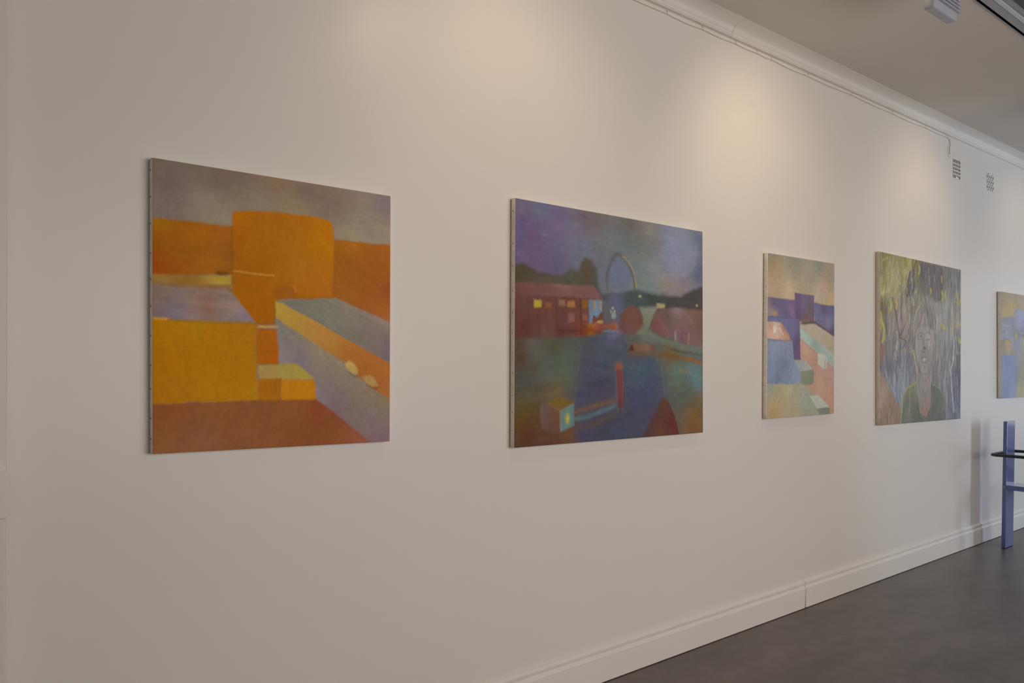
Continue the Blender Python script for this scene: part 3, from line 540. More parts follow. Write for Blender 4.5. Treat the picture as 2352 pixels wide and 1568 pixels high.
ART_3 = [
('p',[(-0.1,-0.1),(0.9038,-0.1),(0.9038,1.1),(-0.1,1.1)],[(0.0329,0.9848,163,158,148),(0.3056,0.971,160,165,151),(0.5986,0.9717,156,167,158),(0.0343,0.8757,190,172,139),(0.3062,0.9106,169,170,155),(0.5239,0.9037,179,176,159),(0.7384,0.8873,182,171,156),(0.0352,0.803,210,189,168),(0.2376,0.7935,223,205,178),(0.6002,0.7841,216,199,179),(0.7553,0.7372,220,199,155),(0.3781,0.8476,196,182,161),(0.0336,0.9266,178,163,125),(0.6765,0.8279,206,188,174)],0.001,0,0.06,1),
('p',[(-0.029,0.7342),(0.0757,0.7362),(0.2245,0.7331),(0.3082,0.7338),(0.3165,0.6176),(-0.0273,0.612)],[(0.0761,0.7034,109,102,146),(0.1704,0.6786,123,119,168),(0.2668,0.6755,162,142,181),(0.2664,0.7129,127,107,160),(0.0769,0.6378,171,164,167),(0.1981,0.6428,118,115,158),(0.0242,0.6429,176,166,171)],0.0068,90,0.1,1),
('b',0.0769,0.6393,0.0293,0.0117,(201,167,115),0.9),
('p',[(0.53,0.7275),(0.6774,0.7215),(0.835,0.7155),(0.8366,0.4968),(0.5567,0.5994)],[(0.5861,0.6743,136,139,181),(0.6775,0.7018,120,116,160),(0.7406,0.6096,150,158,192),(0.7885,0.5396,106,99,132),(0.617,0.6132,140,139,172),(0.7716,0.6663,118,118,165)],0.0068,0,0.12,1),
('p',[(0.3077,0.7789),(0.5401,0.773),(0.5446,0.6067),(0.4096,0.5945),(0.3095,0.6173)],[(0.3363,0.7541,121,108,150),(0.4228,0.713,139,132,169),(0.5113,0.6711,132,119,142),(0.4529,0.6227,140,116,117),(0.3374,0.6485,118,108,148),(0.5104,0.7559,137,122,154)],0.0056,90,0.07,1),
('p',[(0.3737,0.5857),(0.4094,0.6058),(0.5566,0.6072),(0.8205,0.5164),(0.8206,0.4925),(0.5569,0.5723)],[(0.3737,0.5857,122,112,115)],0.009,0,0.06,1),
('l',[(0.395,0.6053),(0.4823,0.6084)],0.0105,0.0113,(183,139,120),0.6),
('p',[(0.3709,0.5803),(0.5568,0.5894),(0.8206,0.5044),(0.8215,0.3728),(0.6184,0.4495),(0.3741,0.5501)],[(0.4534,0.5692,210,201,188),(0.6792,0.5054,203,195,175),(0.7734,0.4439,200,190,167),(0.5872,0.55,208,201,185)],0.0079,-38,0.05,1),
('p',[(0.3711,0.5591),(0.6183,0.4651),(0.8215,0.3808),(0.8221,0.2972),(0.619,0.3873),(0.3747,0.4912)],[(0.4541,0.5005,191,222,216),(0.68,0.4113,187,214,206),(0.7742,0.333,185,209,202),(0.3957,0.5447,198,228,222),(0.558,0.4564,172,195,188)],0.0068,-38,0.05,1),
('p',[(0.3747,0.495),(0.6189,0.3912),(0.8221,0.2972),(0.8244,-0.0166),(0.7144,-0.012),(0.5911,0.1165),(0.4717,0.1957),(0.5298,0.2868),(0.3761,0.3554)],[(0.4547,0.4395,223,190,174),(0.5292,0.3482,209,169,154),(0.7123,0.2544,210,177,168),(0.6208,0.1777,220,185,168),(0.745,0.0574,216,177,158),(0.5012,0.1799,211,172,156),(0.4115,0.4085,220,185,170),(0.7767,0.0169,210,166,135)],0.0068,-50,0.05,1),
('l',[(0.3819,0.4838),(0.6038,0.3872)],0.009,0.0113,(186,157,141),0.6),
('p',[(0.5931,0.3987),(0.6802,0.3917),(0.7144,0.3683),(0.6995,0.2937),(0.6733,0.2938),(0.5968,0.329)],[(0.6344,0.364,224,232,225),(0.6654,0.3173,216,222,209)],0.0068,0,0.03,1),
('l',[(0.6928,0.3604),(0.684,0.2977)],0.012,0.0079,(157,177,191),0.8),
('p',[(-0.0274,0.6192),(0.1847,0.6186),(0.3662,0.6157),(0.3775,0.3592),(0.2913,0.3588),(0.283,0.4744),(-0.0255,0.4757)],[(0.0774,0.6014,130,139,187),(0.3097,0.5948,135,132,178),(0.2825,0.5192,138,135,183),(0.3398,0.4228,123,111,149),(0.2264,0.5697,134,137,185),(0.3253,0.4602,114,97,128)],0.0068,90,0.08,1),
('l',[(0.005,0.619),(0.3662,0.6149)],0.0053,0.0056,(102,97,136),0.6),
('p',[(-0.014,0.5801),(0.0643,0.5901),(0.1648,0.581),(0.2409,0.5107),(0.2662,0.4778),(0.1323,0.4788),(-0.0127,0.4867)],[(0.0382,0.571,206,151,124),(0.0781,0.5432,255,255,246),(0.1451,0.5304,226,198,186),(0.2135,0.4953,218,172,148),(0.0391,0.5059,235,201,181),(0.1718,0.5606,188,132,108),(0.0126,0.5341,229,186,176)],0.0068,-50,0.07,1),
('l',[(0.0713,0.5576),(0.0783,0.5287)],0.0135,0.0113,(255,255,255),0.8),
('l',[(0.1314,0.5521),(0.1724,0.5091)],0.0105,0.0135,(255,255,255),0.6),
('l',[(0.1648,0.5788),(0.2551,0.4813)],0.0053,0.0068,(146,105,112),0.6),
('p',[(-0.0255,0.4793),(0.2831,0.4706),(0.2983,0.3588),(0.3764,0.3328),(0.392,0.2045),(-0.0219,0.2097)],[(0.106,0.4419,164,181,208),(0.1746,0.3327,134,151,183),(0.0418,0.2965,150,170,209),(0.3415,0.2728,167,184,217),(0.2421,0.4068,154,170,198),(0.1084,0.2454,136,154,185),(0.0404,0.4048,157,176,208)],0.0068,90,0.14,1),
('l',[(-0.019,0.4723),(0.2691,0.4756)],0.006,0.0068,(126,128,158),0.5),
('p',[(0.3025,0.3589),(0.4265,0.3571),(0.5416,0.2944),(0.3841,0.283)],[(0.3835,0.3328,182,192,191),(0.4707,0.3023,197,205,210)],0.0056,-30,0.06,1),
('p',[(0.384,0.286),(0.5416,0.2929),(0.5454,0.206),(0.4426,0.1962),(0.3877,0.2046)],[(0.4565,0.2567,161,172,155),(0.5009,0.2181,150,156,138)],0.0056,90,0.05,1),
('p',[(-0.0219,0.2111),(0.3849,0.2032),(0.4281,0.1964),(0.5017,0.1303),(0.6225,-0.0082),(-0.0317,-0.0164)],[(0.0431,0.1957,174,186,173),(0.2448,0.1699,201,200,171),(0.1105,0.0784,207,188,147),(0.3855,0.1445,190,192,171),(0.3157,0.0493,200,190,160),(0.532,0.0491,179,191,181),(0.459,0.0138,180,183,165),(0.0584,0.0226,199,175,129),(0.4434,0.1128,177,191,186)],0.009,60,0.07,1),
('p',[(0.4871,0.1253),(0.6061,0.1284),(0.753,0.0398),(0.5918,0.0393)],[(0.4871,0.1253,207,218,210)],0.0068,-40,0.05,1),
('p',[(0.5843,0.0412),(0.7529,0.0414),(0.7534,-0.0136),(0.6225,-0.0082)],[(0.5843,0.0412,151,161,152)],0.0068,0,0.05,1)]
ART_4 = [
('p',[(-0.1,-0.1),(1.2765,-0.1),(1.2765,1.1),(-0.1,1.1)],[(0.0609,0.9655,155,151,89),(0.1389,0.8804,195,191,147),(0.061,0.8031,185,181,121),(0.2999,0.9671,158,156,96),(0.0303,0.653,129,128,89),(0.2186,0.8294,192,188,145),(0.3498,0.891,182,181,130),(0.4684,0.9757,160,158,98),(0.83,0.9785,139,136,136),(1.0246,0.9159,159,156,158),(0.5558,0.916,115,114,117),(0.7369,0.8541,122,116,115),(0.3836,0.7905,139,134,135),(0.9274,0.7097,176,176,176),(0.5565,0.6892,158,149,139),(0.3005,0.6384,170,159,156),(0.1391,0.5945,165,156,154),(0.3841,0.5685,158,146,137),(0.9282,0.5507,176,176,174),(0.8324,0.4687,169,171,168),(0.1392,0.4511,149,144,146),(0.3009,0.3819,130,136,147),(0.1078,0.3432,115,119,134),(0.2194,0.199,148,159,179),(0.3846,0.3089,147,154,164),(0.8329,0.3507,156,156,158),(1.0676,0.4342,134,134,138),(1.1091,0.2719,106,106,126),(0.9104,0.2321,152,154,158),(1.0695,0.1094,125,129,151),(0.8339,0.1535,147,151,153),(0.6114,0.2718,166,164,161),(1.0662,0.6608,173,169,152),(0.7559,0.7546,161,156,149),(1.1047,0.9791,144,144,141)],0.001,90,0.34,1),
('p',[(0.538,0.9898),(0.6812,0.9919),(0.868,0.9898),(0.9069,0.9064),(0.8595,0.7768),(0.7559,0.7546),(0.7002,0.8128),(0.5918,0.7748),(0.5209,0.8604)],[(0.6091,0.9433,110,109,115),(0.7553,0.8942,115,111,115),(0.8119,0.805,122,114,111),(0.5916,0.8203,130,129,132)],0.0218,90,0.2,0.9),
('p',[(0.3833,0.916),(0.4427,0.9584),(0.4774,0.8495),(0.4689,0.7965),(0.3668,0.7598),(0.33,0.7867),(0.3583,0.8403)],[(0.3833,0.916,110,109,112)],0.0109,80,0.25,0.85),
('l',[(0.35,0.7881),(0.3551,0.759),(0.3451,0.729)],0.0121,0.0127,(88,89,94),0.5),
('l',[(0.7549,0.9872),(0.7494,0.9635),(0.7588,0.9411)],0.0121,0.0127,(105,101,107),0.5),
('l',[(0.83,0.9707),(0.8359,0.936),(0.8342,0.9006)],0.0121,0.0127,(98,96,100),0.5),
('l',[(0.9456,0.9413),(0.94,0.9012),(0.9402,0.8615)],0.0121,0.0127,(125,124,127),0.5),
('l',[(1.0644,0.9594),(1.0707,0.9115),(1.069,0.863)],0.0121,0.0127,(130,129,130),0.5),
('l',[(1.1254,0.924),(1.1195,0.887),(1.13,0.8512)],0.0121,0.0127,(120,119,120),0.5),
('l',[(0.9082,0.669),(0.9142,0.6336),(0.9027,0.5974)],0.0121,0.0127,(198,199,196),0.5),
('l',[(0.9865,0.6409),(0.9808,0.6047),(0.9909,0.569)],0.0121,0.0127,(149,149,150),0.5),
('l',[(0.8126,0.6485),(0.8184,0.6175),(0.8167,0.586)],0.0121,0.0127,(195,196,194),0.5),
('l',[(0.8702,0.5408),(0.8647,0.4932),(0.865,0.4458)],0.0121,0.0127,(193,194,191),0.5),
('l',[(0.7757,0.4829),(0.7815,0.444),(0.7798,0.4049)],0.0121,0.0127,(130,129,132),0.5),
('l',[(0.9288,0.4313),(0.9232,0.3834),(0.9332,0.3357)],0.0121,0.0127,(130,129,135),0.5),
('l',[(1.1082,0.4187),(1.1147,0.3536),(1.1029,0.2882)],0.0121,0.0127,(98,99,109),0.5),
('l',[(0.8326,0.4294),(0.8272,0.3703),(0.8369,0.3113)],0.0121,0.0127,(193,191,189),0.5),
('l',[(0.7575,0.3655),(0.7634,0.3109),(0.7617,0.2562)],0.0121,0.0127,(130,131,140),0.5),
('l',[(0.9099,0.3196),(0.9045,0.256),(0.9048,0.1923)],0.0121,0.0127,(186,189,188),0.5),
('l',[(0.9688,0.2719),(0.9752,0.1916),(0.9737,0.1113)],0.0121,0.0127,(115,119,134),0.5),
('l',[(1.1095,0.2066),(1.1038,0.1414),(1.1144,0.0758)],0.0121,0.0127,(88,89,106),0.5),
('l',[(0.8332,0.2876),(0.8392,0.2403),(0.828,0.193)],0.0121,0.0127,(176,179,181),0.5),
('l',[(1.129,0.37),(1.1231,0.321),(1.1337,0.2719)],0.0121,0.0127,(101,101,114),0.5),
('l',[(0.4013,0.4206),(0.4065,0.3872),(0.4049,0.3537)],0.0121,0.0127,(120,126,139),0.5),
('l',[(0.3509,0.3457),(0.346,0.305),(0.346,0.2643)],0.0121,0.0127,(120,126,139),0.5),
('l',[(0.1393,0.3794),(0.1441,0.34),(0.1425,0.3004)],0.0121,0.0127,(106,109,126),0.5),
('l',[(0.2032,0.3007),(0.1984,0.2608),(0.2065,0.2209)],0.0121,0.0127,(157,166,184),0.5),
('l',[(0.0766,0.414),(0.0813,0.3856),(0.072,0.357)],0.0121,0.0127,(105,106,119),0.5),
('l',[(0.2846,0.2497),(0.2798,0.2094),(0.2881,0.169)],0.0121,0.0127,(162,171,187),0.5),
('l',[(0.163,0.5021),(0.1678,0.4627),(0.1662,0.423)],0.0121,0.0127,(120,116,120),0.5),
('l',[(0.2191,0.4314),(0.2143,0.4059),(0.2143,0.3806)],0.0121,0.0127,(112,109,115),0.5),
('l',[(0.3674,0.5087),(0.3725,0.4793),(0.3708,0.4496)],0.0121,0.0127,(139,129,124),0.5),
('l',[(0.7566,0.5836),(0.7512,0.5484),(0.7606,0.5137)],0.0121,0.0127,(129,126,125),0.5),
('l',[(0.7007,0.674),(0.7064,0.6434),(0.6955,0.612)],0.0121,0.0127,(120,119,122),0.5),
('l',[(0.7748,0.6935),(0.7693,0.6698),(0.7787,0.6469)],0.0121,0.0127,(212,214,209),0.5),
('l',[(1.0291,0.1506),(1.0354,0.0979),(1.0337,0.0453)],0.0121,0.0127,(159,161,170),0.5),
('l',[(0.95,0.1278),(0.9444,0.0758),(0.9446,0.0237)],0.0121,0.0127,(169,171,171),0.5),
('l',[(1.0066,0.5937),(1.0127,0.5618),(1.0109,0.5295)],0.0121,0.0127,(198,199,194),0.5),
('l',[(0.814,0.3505),(0.8085,0.3033),(0.8182,0.2561)],0.0121,0.0127,(183,184,181),0.5),
('l',[(0.7863,0.2091),(0.792,0.1895),(0.7808,0.17)],0.0121,0.0127,(186,189,182),0.5),
('l',[(0.4863,0.7453),(0.4812,0.7187),(0.49,0.693)],0.0121,0.0127,(124,121,120),0.5),
('l',[(0.3003,0.7115),(0.3053,0.6899),(0.3037,0.6678)],0.0121,0.0127,(185,179,174),0.5),
('l',[(0.3839,0.6426),(0.3789,0.6164),(0.379,0.5905)],0.0121,0.0127,(185,174,167),0.5),
('l',[(0.0457,0.5125),(0.0503,0.4914),(0.0488,0.4701)],0.0121,0.0127,(158,149,146),0.5),
('l',[(0.9616,0.5097),(0.9488,0.4537)],0.0107,0.0046,(83,82,85),0.4349),
('l',[(0.9581,0.9125),(0.9703,0.8653)],0.0093,0.0046,(83,83,91),0.56),
('l',[(0.4575,0.8216),(0.4492,0.7192)],0.0059,0.0046,(213,215,230),0.5949),
('l',[(0.9707,1.0004),(0.9716,0.9226)],0.0101,0.0046,(83,83,96),0.6022),
('l',[(0.8756,0.8191),(0.8785,0.7327)],0.0061,0.0046,(186,187,191),0.6348),
('l',[(0.7775,0.2594),(0.7654,0.1903)],0.0064,0.0046,(83,83,96),0.3718),
('l',[(0.5583,0.7724),(0.5554,0.6705)],0.0077,0.0046,(100,100,109),0.6694),
('l',[(1.0105,0.9333),(1.0123,0.8725)],0.0111,0.0046,(83,82,85),0.6425),
('l',[(1.0314,0.3865),(1.0258,0.3433)],0.0081,0.0046,(83,83,96),0.5542),
('l',[(1.117,0.0839),(1.1123,0.0421)],0.0064,0.0046,(203,205,215),0.6097),
('l',[(0.6342,0.9581),(0.6233,0.915)],0.0081,0.0046,(100,100,109),0.6475),
('l',[(0.9889,1.0046),(1.0046,0.9283)],0.0112,0.0046,(115,115,124),0.6118),
('l',[(1.1585,0.443),(1.1614,0.3687)],0.011,0.0046,(100,100,109),0.4927),
('l',[(1.0768,0.7022),(1.0822,0.6634)],0.0079,0.0046,(115,115,124),0.6195),
('l',[(0.9568,0.3196),(0.9722,0.2313)],0.0082,0.0046,(203,205,215),0.5757),
('l',[(0.843,0.8164),(0.8487,0.7554)],0.0076,0.0046,(115,115,124),0.5955),
('l',[(0.4211,0.8774),(0.4328,0.8231)],0.0109,0.0046,(203,205,208),0.6702),
('l',[(0.7958,0.714),(0.8109,0.6189)],0.0064,0.0046,(186,188,202),0.5972),
('l',[(1.1128,0.2931),(1.1157,0.229)],0.0113,0.0046,(203,205,215),0.3937),
('l',[(0.9236,0.8145),(0.9315,0.7545)],0.0086,0.0046,(213,215,230),0.612),
('l',[(0.9555,0.0379),(0.9534,-0.0117)],0.0079,0.0046,(115,115,117),0.6177),
('l',[(0.9538,0.9457),(0.9432,0.9052)],0.0064,0.0046,(101,100,114),0.5877),
('l',[(0.7885,0.4751),(0.7924,0.3936)],0.0097,0.0046,(186,188,198),0.4742),
('l',[(0.972,0.4244),(0.9589,0.3675)],0.0081,0.0046,(101,100,114),0.4546),
('l',[(0.8481,0.6155),(0.8447,0.5464)],0.009,0.0046,(203,205,208),0.4059),
('l',[(1.075,0.2996),(1.0757,0.2266)],0.0068,0.0046,(186,187,191),0.4767),
('l',[(1.048,0.6038),(1.0397,0.4923)],0.0058,0.0046,(186,188,202),0.3501),
('l',[(1.029,0.8682),(1.0381,0.7772)],0.0098,0.0046,(186,187,191),0.5237),
('l',[(0.9589,0.0345),(0.947,-0.0706)],0.0058,0.0046,(213,215,230),0.3941),
('l',[(0.6346,0.7843),(0.6388,0.6893)],0.0078,0.0046,(186,188,198),0.6988),
('l',[(0.4146,0.8263),(0.4013,0.7617)],0.007,0.0046,(213,215,225),0.4404),
('l',[(0.8678,0.5516),(0.8765,0.4961)],0.0069,0.0046,(100,100,109),0.4076),
('l',[(0.8523,0.6172),(0.8464,0.5715)],0.0096,0.0046,(83,83,91),0.458),
('l',[(0.9114,0.512),(0.9083,0.4435)],0.0059,0.0046,(83,83,96),0.6696),
('l',[(1.1309,1.0315),(1.1264,0.9635)],0.0083,0.0046,(186,188,198),0.5338),
('l',[(0.8213,0.2404),(0.8292,0.1921)],0.0112,0.0046,(186,188,202),0.5334),
('l',[(0.3564,0.4818),(0.3505,0.4264)],0.0082,0.0046,(120,120,122),0.5342),
('l',[(0.7488,0.9231),(0.7558,0.8858)],0.0082,0.0046,(203,205,215),0.6251),
('l',[(0.9241,0.3756),(0.9234,0.2825)],0.009,0.0046,(203,205,208),0.5273),
('l',[(1.0906,0.546),(1.1073,0.4417)],0.0092,0.0046,(203,205,220),0.5801),
('l',[(1.1461,0.6471),(1.1427,0.5525)],0.0072,0.0046,(203,205,215),0.5342),
('l',[(1.1154,0.1964),(1.1205,0.1143)],0.0083,0.0046,(203,205,215),0.514),
('l',[(0.3961,0.4914),(0.3929,0.4283)],0.0092,0.0046,(186,187,191),0.4532),
('l',[(1.0777,0.1136),(1.081,0.0466)],0.0083,0.0046,(203,205,208),0.3529),
('l',[(0.9957,1.018),(0.9905,0.9702)],0.0062,0.0046,(186,188,198),0.5551),
('l',[(1.1306,0.2251),(1.1467,0.1384)],0.0083,0.0046,(100,100,109),0.5783),
('l',[(0.9481,0.6713),(0.9396,0.6374)],0.0077,0.0046,(186,188,202),0.4385),
('l',[(0.5208,0.7919),(0.5329,0.7306)],0.007,0.0046,(203,205,208),0.5061),
('l',[(1.0585,0.7359),(1.0707,0.6824)],0.0068,0.0046,(83,83,96),0.5439),
('l',[(1.1437,0.964),(1.1567,0.927)],0.0086,0.0046,(115,115,129),0.424),
('l',[(1.1487,0.1896),(1.1332,0.1202)],0.0107,0.0046,(101,100,114),0.6197),
('l',[(1.0566,0.5681),(1.0454,0.4638)],0.0064,0.0046,(83,83,91),0.4923),
('l',[(0.3766,0.777),(0.3833,0.7339)],0.0074,0.0046,(203,205,208),0.6757),
('l',[(1.0438,1.0102),(1.0291,0.9164)],0.0074,0.0046,(203,205,220),0.3514),
('l',[(0.9675,0.6321),(0.9768,0.5494)],0.0102,0.0046,(115,115,117),0.3909),
('l',[(0.3612,0.685),(0.3702,0.6285)],0.0092,0.0046,(105,105,119),0.5005),
('l',[(1.1305,0.515),(1.1229,0.4195)],0.0061,0.0046,(186,187,191),0.5352),
('l',[(0.4211,0.5698),(0.423,0.488)],0.0081,0.0046,(120,120,122),0.5888),
('l',[(1.149,0.8247),(1.1584,0.7344)],0.0081,0.0046,(83,82,85),0.6403),
('l',[(0.3745,0.2743),(0.3614,0.2287)],0.0102,0.0046,(174,175,190),0.4204),
('l',[(0.5522,0.7739),(0.5603,0.6875)],0.0068,0.0046,(186,188,198),0.6774),
('l',[(0.9349,0.6846),(0.9505,0.6046)],0.0077,0.0046,(186,187,191),0.6844),
('l',[(1.0823,0.5754),(1.0877,0.5304)],0.0088,0.0046,(186,188,202),0.617),
('l',[(0.3511,0.8898),(0.3425,0.8361)],0.0095,0.0046,(100,100,102),0.4834),
('l',[(0.4205,0.4237),(0.4107,0.3223)],0.0072,0.0046,(105,105,114),0.5779),
('l',[(0.6795,0.9121),(0.67,0.8605)],0.0108,0.0046,(186,188,198),0.4414),
('l',[(1.0712,0.217),(1.0631,0.1246)],0.0057,0.0046,(83,83,91),0.5947),
('l',[(1.1244,0.9805),(1.1092,0.9333)],0.0081,0.0046,(115,115,124),0.5457),
('l',[(0.9626,0.6861),(0.9579,0.6149)],0.0088,0.0046,(83,83,96),0.4543),
('l',[(0.7708,0.7295),(0.7765,0.6248)],0.0081,0.0046,(100,100,109),0.567),
('l',[(0.9684,0.4029),(0.9579,0.3342)],0.0065,0.0046,(115,115,129),0.5199),
('l',[(1.1,0.6455),(1.1114,0.6124)],0.0085,0.0046,(213,215,225),0.468),
('l',[(0.7837,0.8228),(0.7833,0.7313)],0.0071,0.0046,(186,187,191),0.5283),
('l',[(0.4509,0.9244),(0.4375,0.8257)],0.0074,0.0046,(101,100,114),0.6798),
('l',[(0.9206,0.0416),(0.9257,-0.0223)],0.0068,0.0046,(115,115,117),0.6512),
('l',[(0.7614,0.6704),(0.7689,0.591)],0.0082,0.0046,(83,83,96),0.6703),
('l',[(1.0404,0.9824),(1.0417,0.9198)],0.0077,0.0046,(83,83,91),0.4409),
('l',[(0.9766,0.7387),(0.9857,0.6691)],0.0106,0.0046,(83,83,96),0.5926),
('l',[(1.1328,0.8231),(1.1359,0.7837)],0.0076,0.0046,(101,100,114),0.4581),
('l',[(1.0846,0.2353),(1.0701,0.1223)],0.0059,0.0046,(101,100,114),0.5277),
('l',[(0.4183,0.9327),(0.4123,0.8642)],0.0066,0.0046,(213,215,230),0.6181),
('l',[(0.6614,0.9619),(0.6646,0.8907)],0.0073,0.0046,(203,205,208),0.463),
('l',[(1.0865,0.4278),(1.082,0.3576)],0.0062,0.0046,(213,215,230),0.5118),
('l',[(1.1034,0.1598),(1.1196,0.1199)],0.0091,0.0046,(83,82,85),0.4097),
('l',[(0.513,0.9353),(0.5069,0.8585)],0.0073,0.0046,(100,100,109),0.5338),
('l',[(0.3697,0.8672),(0.3648,0.7744)],0.0104,0.0046,(83,82,85),0.4963),
('l',[(0.4472,0.8923),(0.4456,0.8539)],0.011,0.0046,(203,205,215),0.4491),
('l',[(0.3561,0.8163),(0.3569,0.7821)],0.0073,0.0046,(213,215,225),0.5719),
('l',[(1.0519,0.08),(1.0515,0.0465)],0.0108,0.0046,(203,205,215),0.4455),
('l',[(0.8387,0.7464),(0.834,0.7072)],0.0057,0.0046,(203,205,215),0.5492),
('l',[(0.8473,0.8695),(0.8431,0.7825)],0.0073,0.0046,(100,100,102),0.3737),
('l',[(0.5135,0.852),(0.5196,0.7891)],0.0062,0.0046,(100,100,109),0.6788),
('l',[(0.9081,0.8044),(0.9037,0.7031)],0.0073,0.0046,(115,115,124),0.3707),
('l',[(0.4188,0.7254),(0.408,0.6526)],0.0091,0.0046,(105,105,119),0.6109),
('l',[(1.0253,0.046),(1.0109,-0.0057)],0.0057,0.0046,(186,188,198),0.5372),
('l',[(0.9975,0.378),(0.9873,0.297)],0.0069,0.0046,(203,205,208),0.6177),
('l',[(0.09,0.5833),(0.0854,0.5211)],0.0092,0.0055,(120,119,120),0.4958),
('l',[(0.2056,0.4591),(0.2171,0.3971)],0.008,0.0055,(181,181,183),0.6161),
('l',[(0.4255,0.3453),(0.4025,0.299)],0.0068,0.0055,(191,191,207),0.4467),
('l',[(0.4078,0.4149),(0.3843,0.3723)],0.0079,0.0055,(137,136,152),0.6918),
('l',[(0.3178,0.7279),(0.3328,0.676)],0.0081,0.0055,(191,191,193),0.4454),
('l',[(0.2326,0.5063),(0.2373,0.4463)],0.0062,0.0055,(105,104,105),0.5916),
('l',[(0.4668,0.3488),(0.4357,0.2826)],0.0094,0.0055,(120,119,134),0.5181),
('l',[(0.4472,0.4872),(0.4549,0.4398)],0.0061,0.0055,(181,181,183),0.504),
('l',[(0.2761,0.5615),(0.2516,0.4972)],0.0083,0.0055,(120,119,120),0.544),
('l',[(0.1601,0.4964),(0.1763,0.4731)],0.0098,0.0055,(105,104,105),0.5792),
('l',[(0.0511,0.4224),(0.0261,0.3758)],0.0085,0.0055,(105,104,119),0.6351),
('l',[(0.1763,0.6569),(0.1493,0.5954)],0.0073,0.0055,(120,119,120),0.5378),
('l',[(0.0418,0.5405),(0.0474,0.5048)],0.0097,0.0055,(191,191,193),0.5847),
('l',[(0.3238,0.6819),(0.3261,0.6495)],0.0071,0.0055,(191,191,193),0.5426),
('l',[(0.3686,0.5295),(0.4018,0.4925)],0.0102,0.0055,(137,136,138),0.5551),
('l',[(0.1848,0.4387),(0.2135,0.3812)],0.0079,0.0055,(191,191,207),0.6767),
('l',[(0.0172,0.4457),(0.0249,0.4021)],0.0068,0.0055,(191,191,207),0.4705),
('l',[(0.064,0.3227),(0.0933,0.2767)],0.0113,0.0055,(181,181,197),0.6372),
('l',[(0.1805,0.2942),(0.1596,0.2465)],0.0078,0.0055,(181,181,197),0.3913),
('l',[(0.3784,0.5338),(0.3557,0.4982)],0.0071,0.0055,(191,191,193),0.6119),
('l',[(0.3642,0.738),(0.3625,0.6883)],0.0085,0.0055,(120,119,120),0.5278),
('l',[(0.3494,0.5164),(0.3308,0.4699)],0.0067,0.0055,(181,181,183),0.624),
('l',[(0.1448,0.6992),(0.1632,0.6479)],0.0094,0.0055,(120,119,120),0.3614),
('l',[(0.0213,0.4357),(0.0259,0.3968)],0.0081,0.0055,(137,136,152),0.5785),
('l',[(0.2581,0.1561),(0.2792,0.0909)],0.0059,0.0055,(120,119,134),0.6095),
('l',[(0.3044,0.4233),(0.3044,0.3893)],0.011,0.0055,(137,136,152),0.3968),
('l',[(0.081,0.312),(0.0894,0.2644)],0.0098,0.0055,(181,181,197),0.3999),
('l',[(0.3286,0.5586),(0.306,0.5088)],0.0099,0.0055,(181,181,183),0.636),
('l',[(0.3157,0.5332),(0.3067,0.5029)],0.0061,0.0055,(137,136,138),0.5676),
('l',[(0.2128,0.7214),(0.2085,0.6978)],0.0062,0.0055,(120,119,120),0.6006),
('l',[(0.3709,0.6086),(0.3543,0.5416)],0.0112,0.0055,(181,181,183),0.663),
('l',[(0.2312,0.2978),(0.2265,0.2456)],0.0074,0.0055,(137,136,152),0.645),
('l',[(0.3715,0.5916),(0.3858,0.5562)],0.0089,0.0055,(181,181,183),0.6403),
('l',[(0.3906,0.6637),(0.3869,0.6032)],0.0104,0.0055,(191,191,193),0.6418),
('l',[(0.0485,0.4551),(0.0297,0.426)],0.0092,0.0055,(137,136,138),0.373),
('l',[(0.2524,0.5357),(0.2558,0.4832)],0.0095,0.0055,(137,136,138),0.5346),
('l',[(0.1994,0.3153),(0.2219,0.2599)],0.0101,0.0055,(105,104,119),0.6462),
('l',[(0.2325,0.4964),(0.2263,0.4435)],0.0112,0.0055,(181,181,183),0.6074),
('l',[(0.3714,0.6342),(0.3809,0.5748)],0.0079,0.0055,(137,136,138),0.4259),
('l',[(0.4229,0.6027),(0.4033,0.5492)],0.0091,0.0055,(137,136,138),0.4752),
('l',[(0.0441,0.4459),(0.0476,0.385)],0.0084,0.0055,(181,181,197),0.3725),
('l',[(0.1589,0.2343),(0.1595,0.1696)],0.0068,0.0055,(191,191,207),0.5923),
('l',[(0.1296,0.5622),(0.1278,0.5033)],0.0073,0.0055,(191,191,193),0.5498),
('l',[(0.3498,0.4049),(0.3207,0.3415)],0.0081,0.0055,(191,191,207),0.4547),
('l',[(0.2306,0.3586),(0.2284,0.3274)],0.0084,0.0055,(181,181,197),0.3777),
('l',[(0.156,0.6908),(0.141,0.644)],0.0084,0.0055,(137,136,138),0.6859),
('l',[(0.2371,0.3402),(0.2577,0.2949)],0.0068,0.0055,(191,191,207),0.5746),
('l',[(0.3722,0.5714),(0.3674,0.545)],0.009,0.0055,(105,104,105),0.4933),
('l',[(0.4629,0.712),(0.4614,0.6501)],0.0096,0.0055,(105,104,105),0.6399),
('l',[(0.2857,0.3747),(0.2651,0.3155)],0.006,0.0055,(120,119,134),0.6892),
('l',[(0.0864,0.5536),(0.0677,0.5148)],0.0112,0.0055,(105,104,105),0.4098),
('l',[(0.1821,0.4291),(0.1822,0.385)],0.0112,0.0055,(181,181,197),0.503),
('l',[(0.4638,0.5038),(0.4507,0.4551)],0.0107,0.0055,(105,104,105),0.4532),
('l',[(0.108,0.7214),(0.1262,0.6812)],0.0068,0.0055,(120,119,120),0.5868),
('l',[(0.4195,0.9956),(0.4936,1.0098)],0.0082,0.0127,(155,153,93),0.35),
('l',[(0.2344,0.9654),(0.3126,0.9997)],0.015,0.0127,(155,153,93),0.35),
('l',[(0.3061,0.7807),(0.3551,0.7985)],0.0119,0.0127,(155,153,93),0.35),
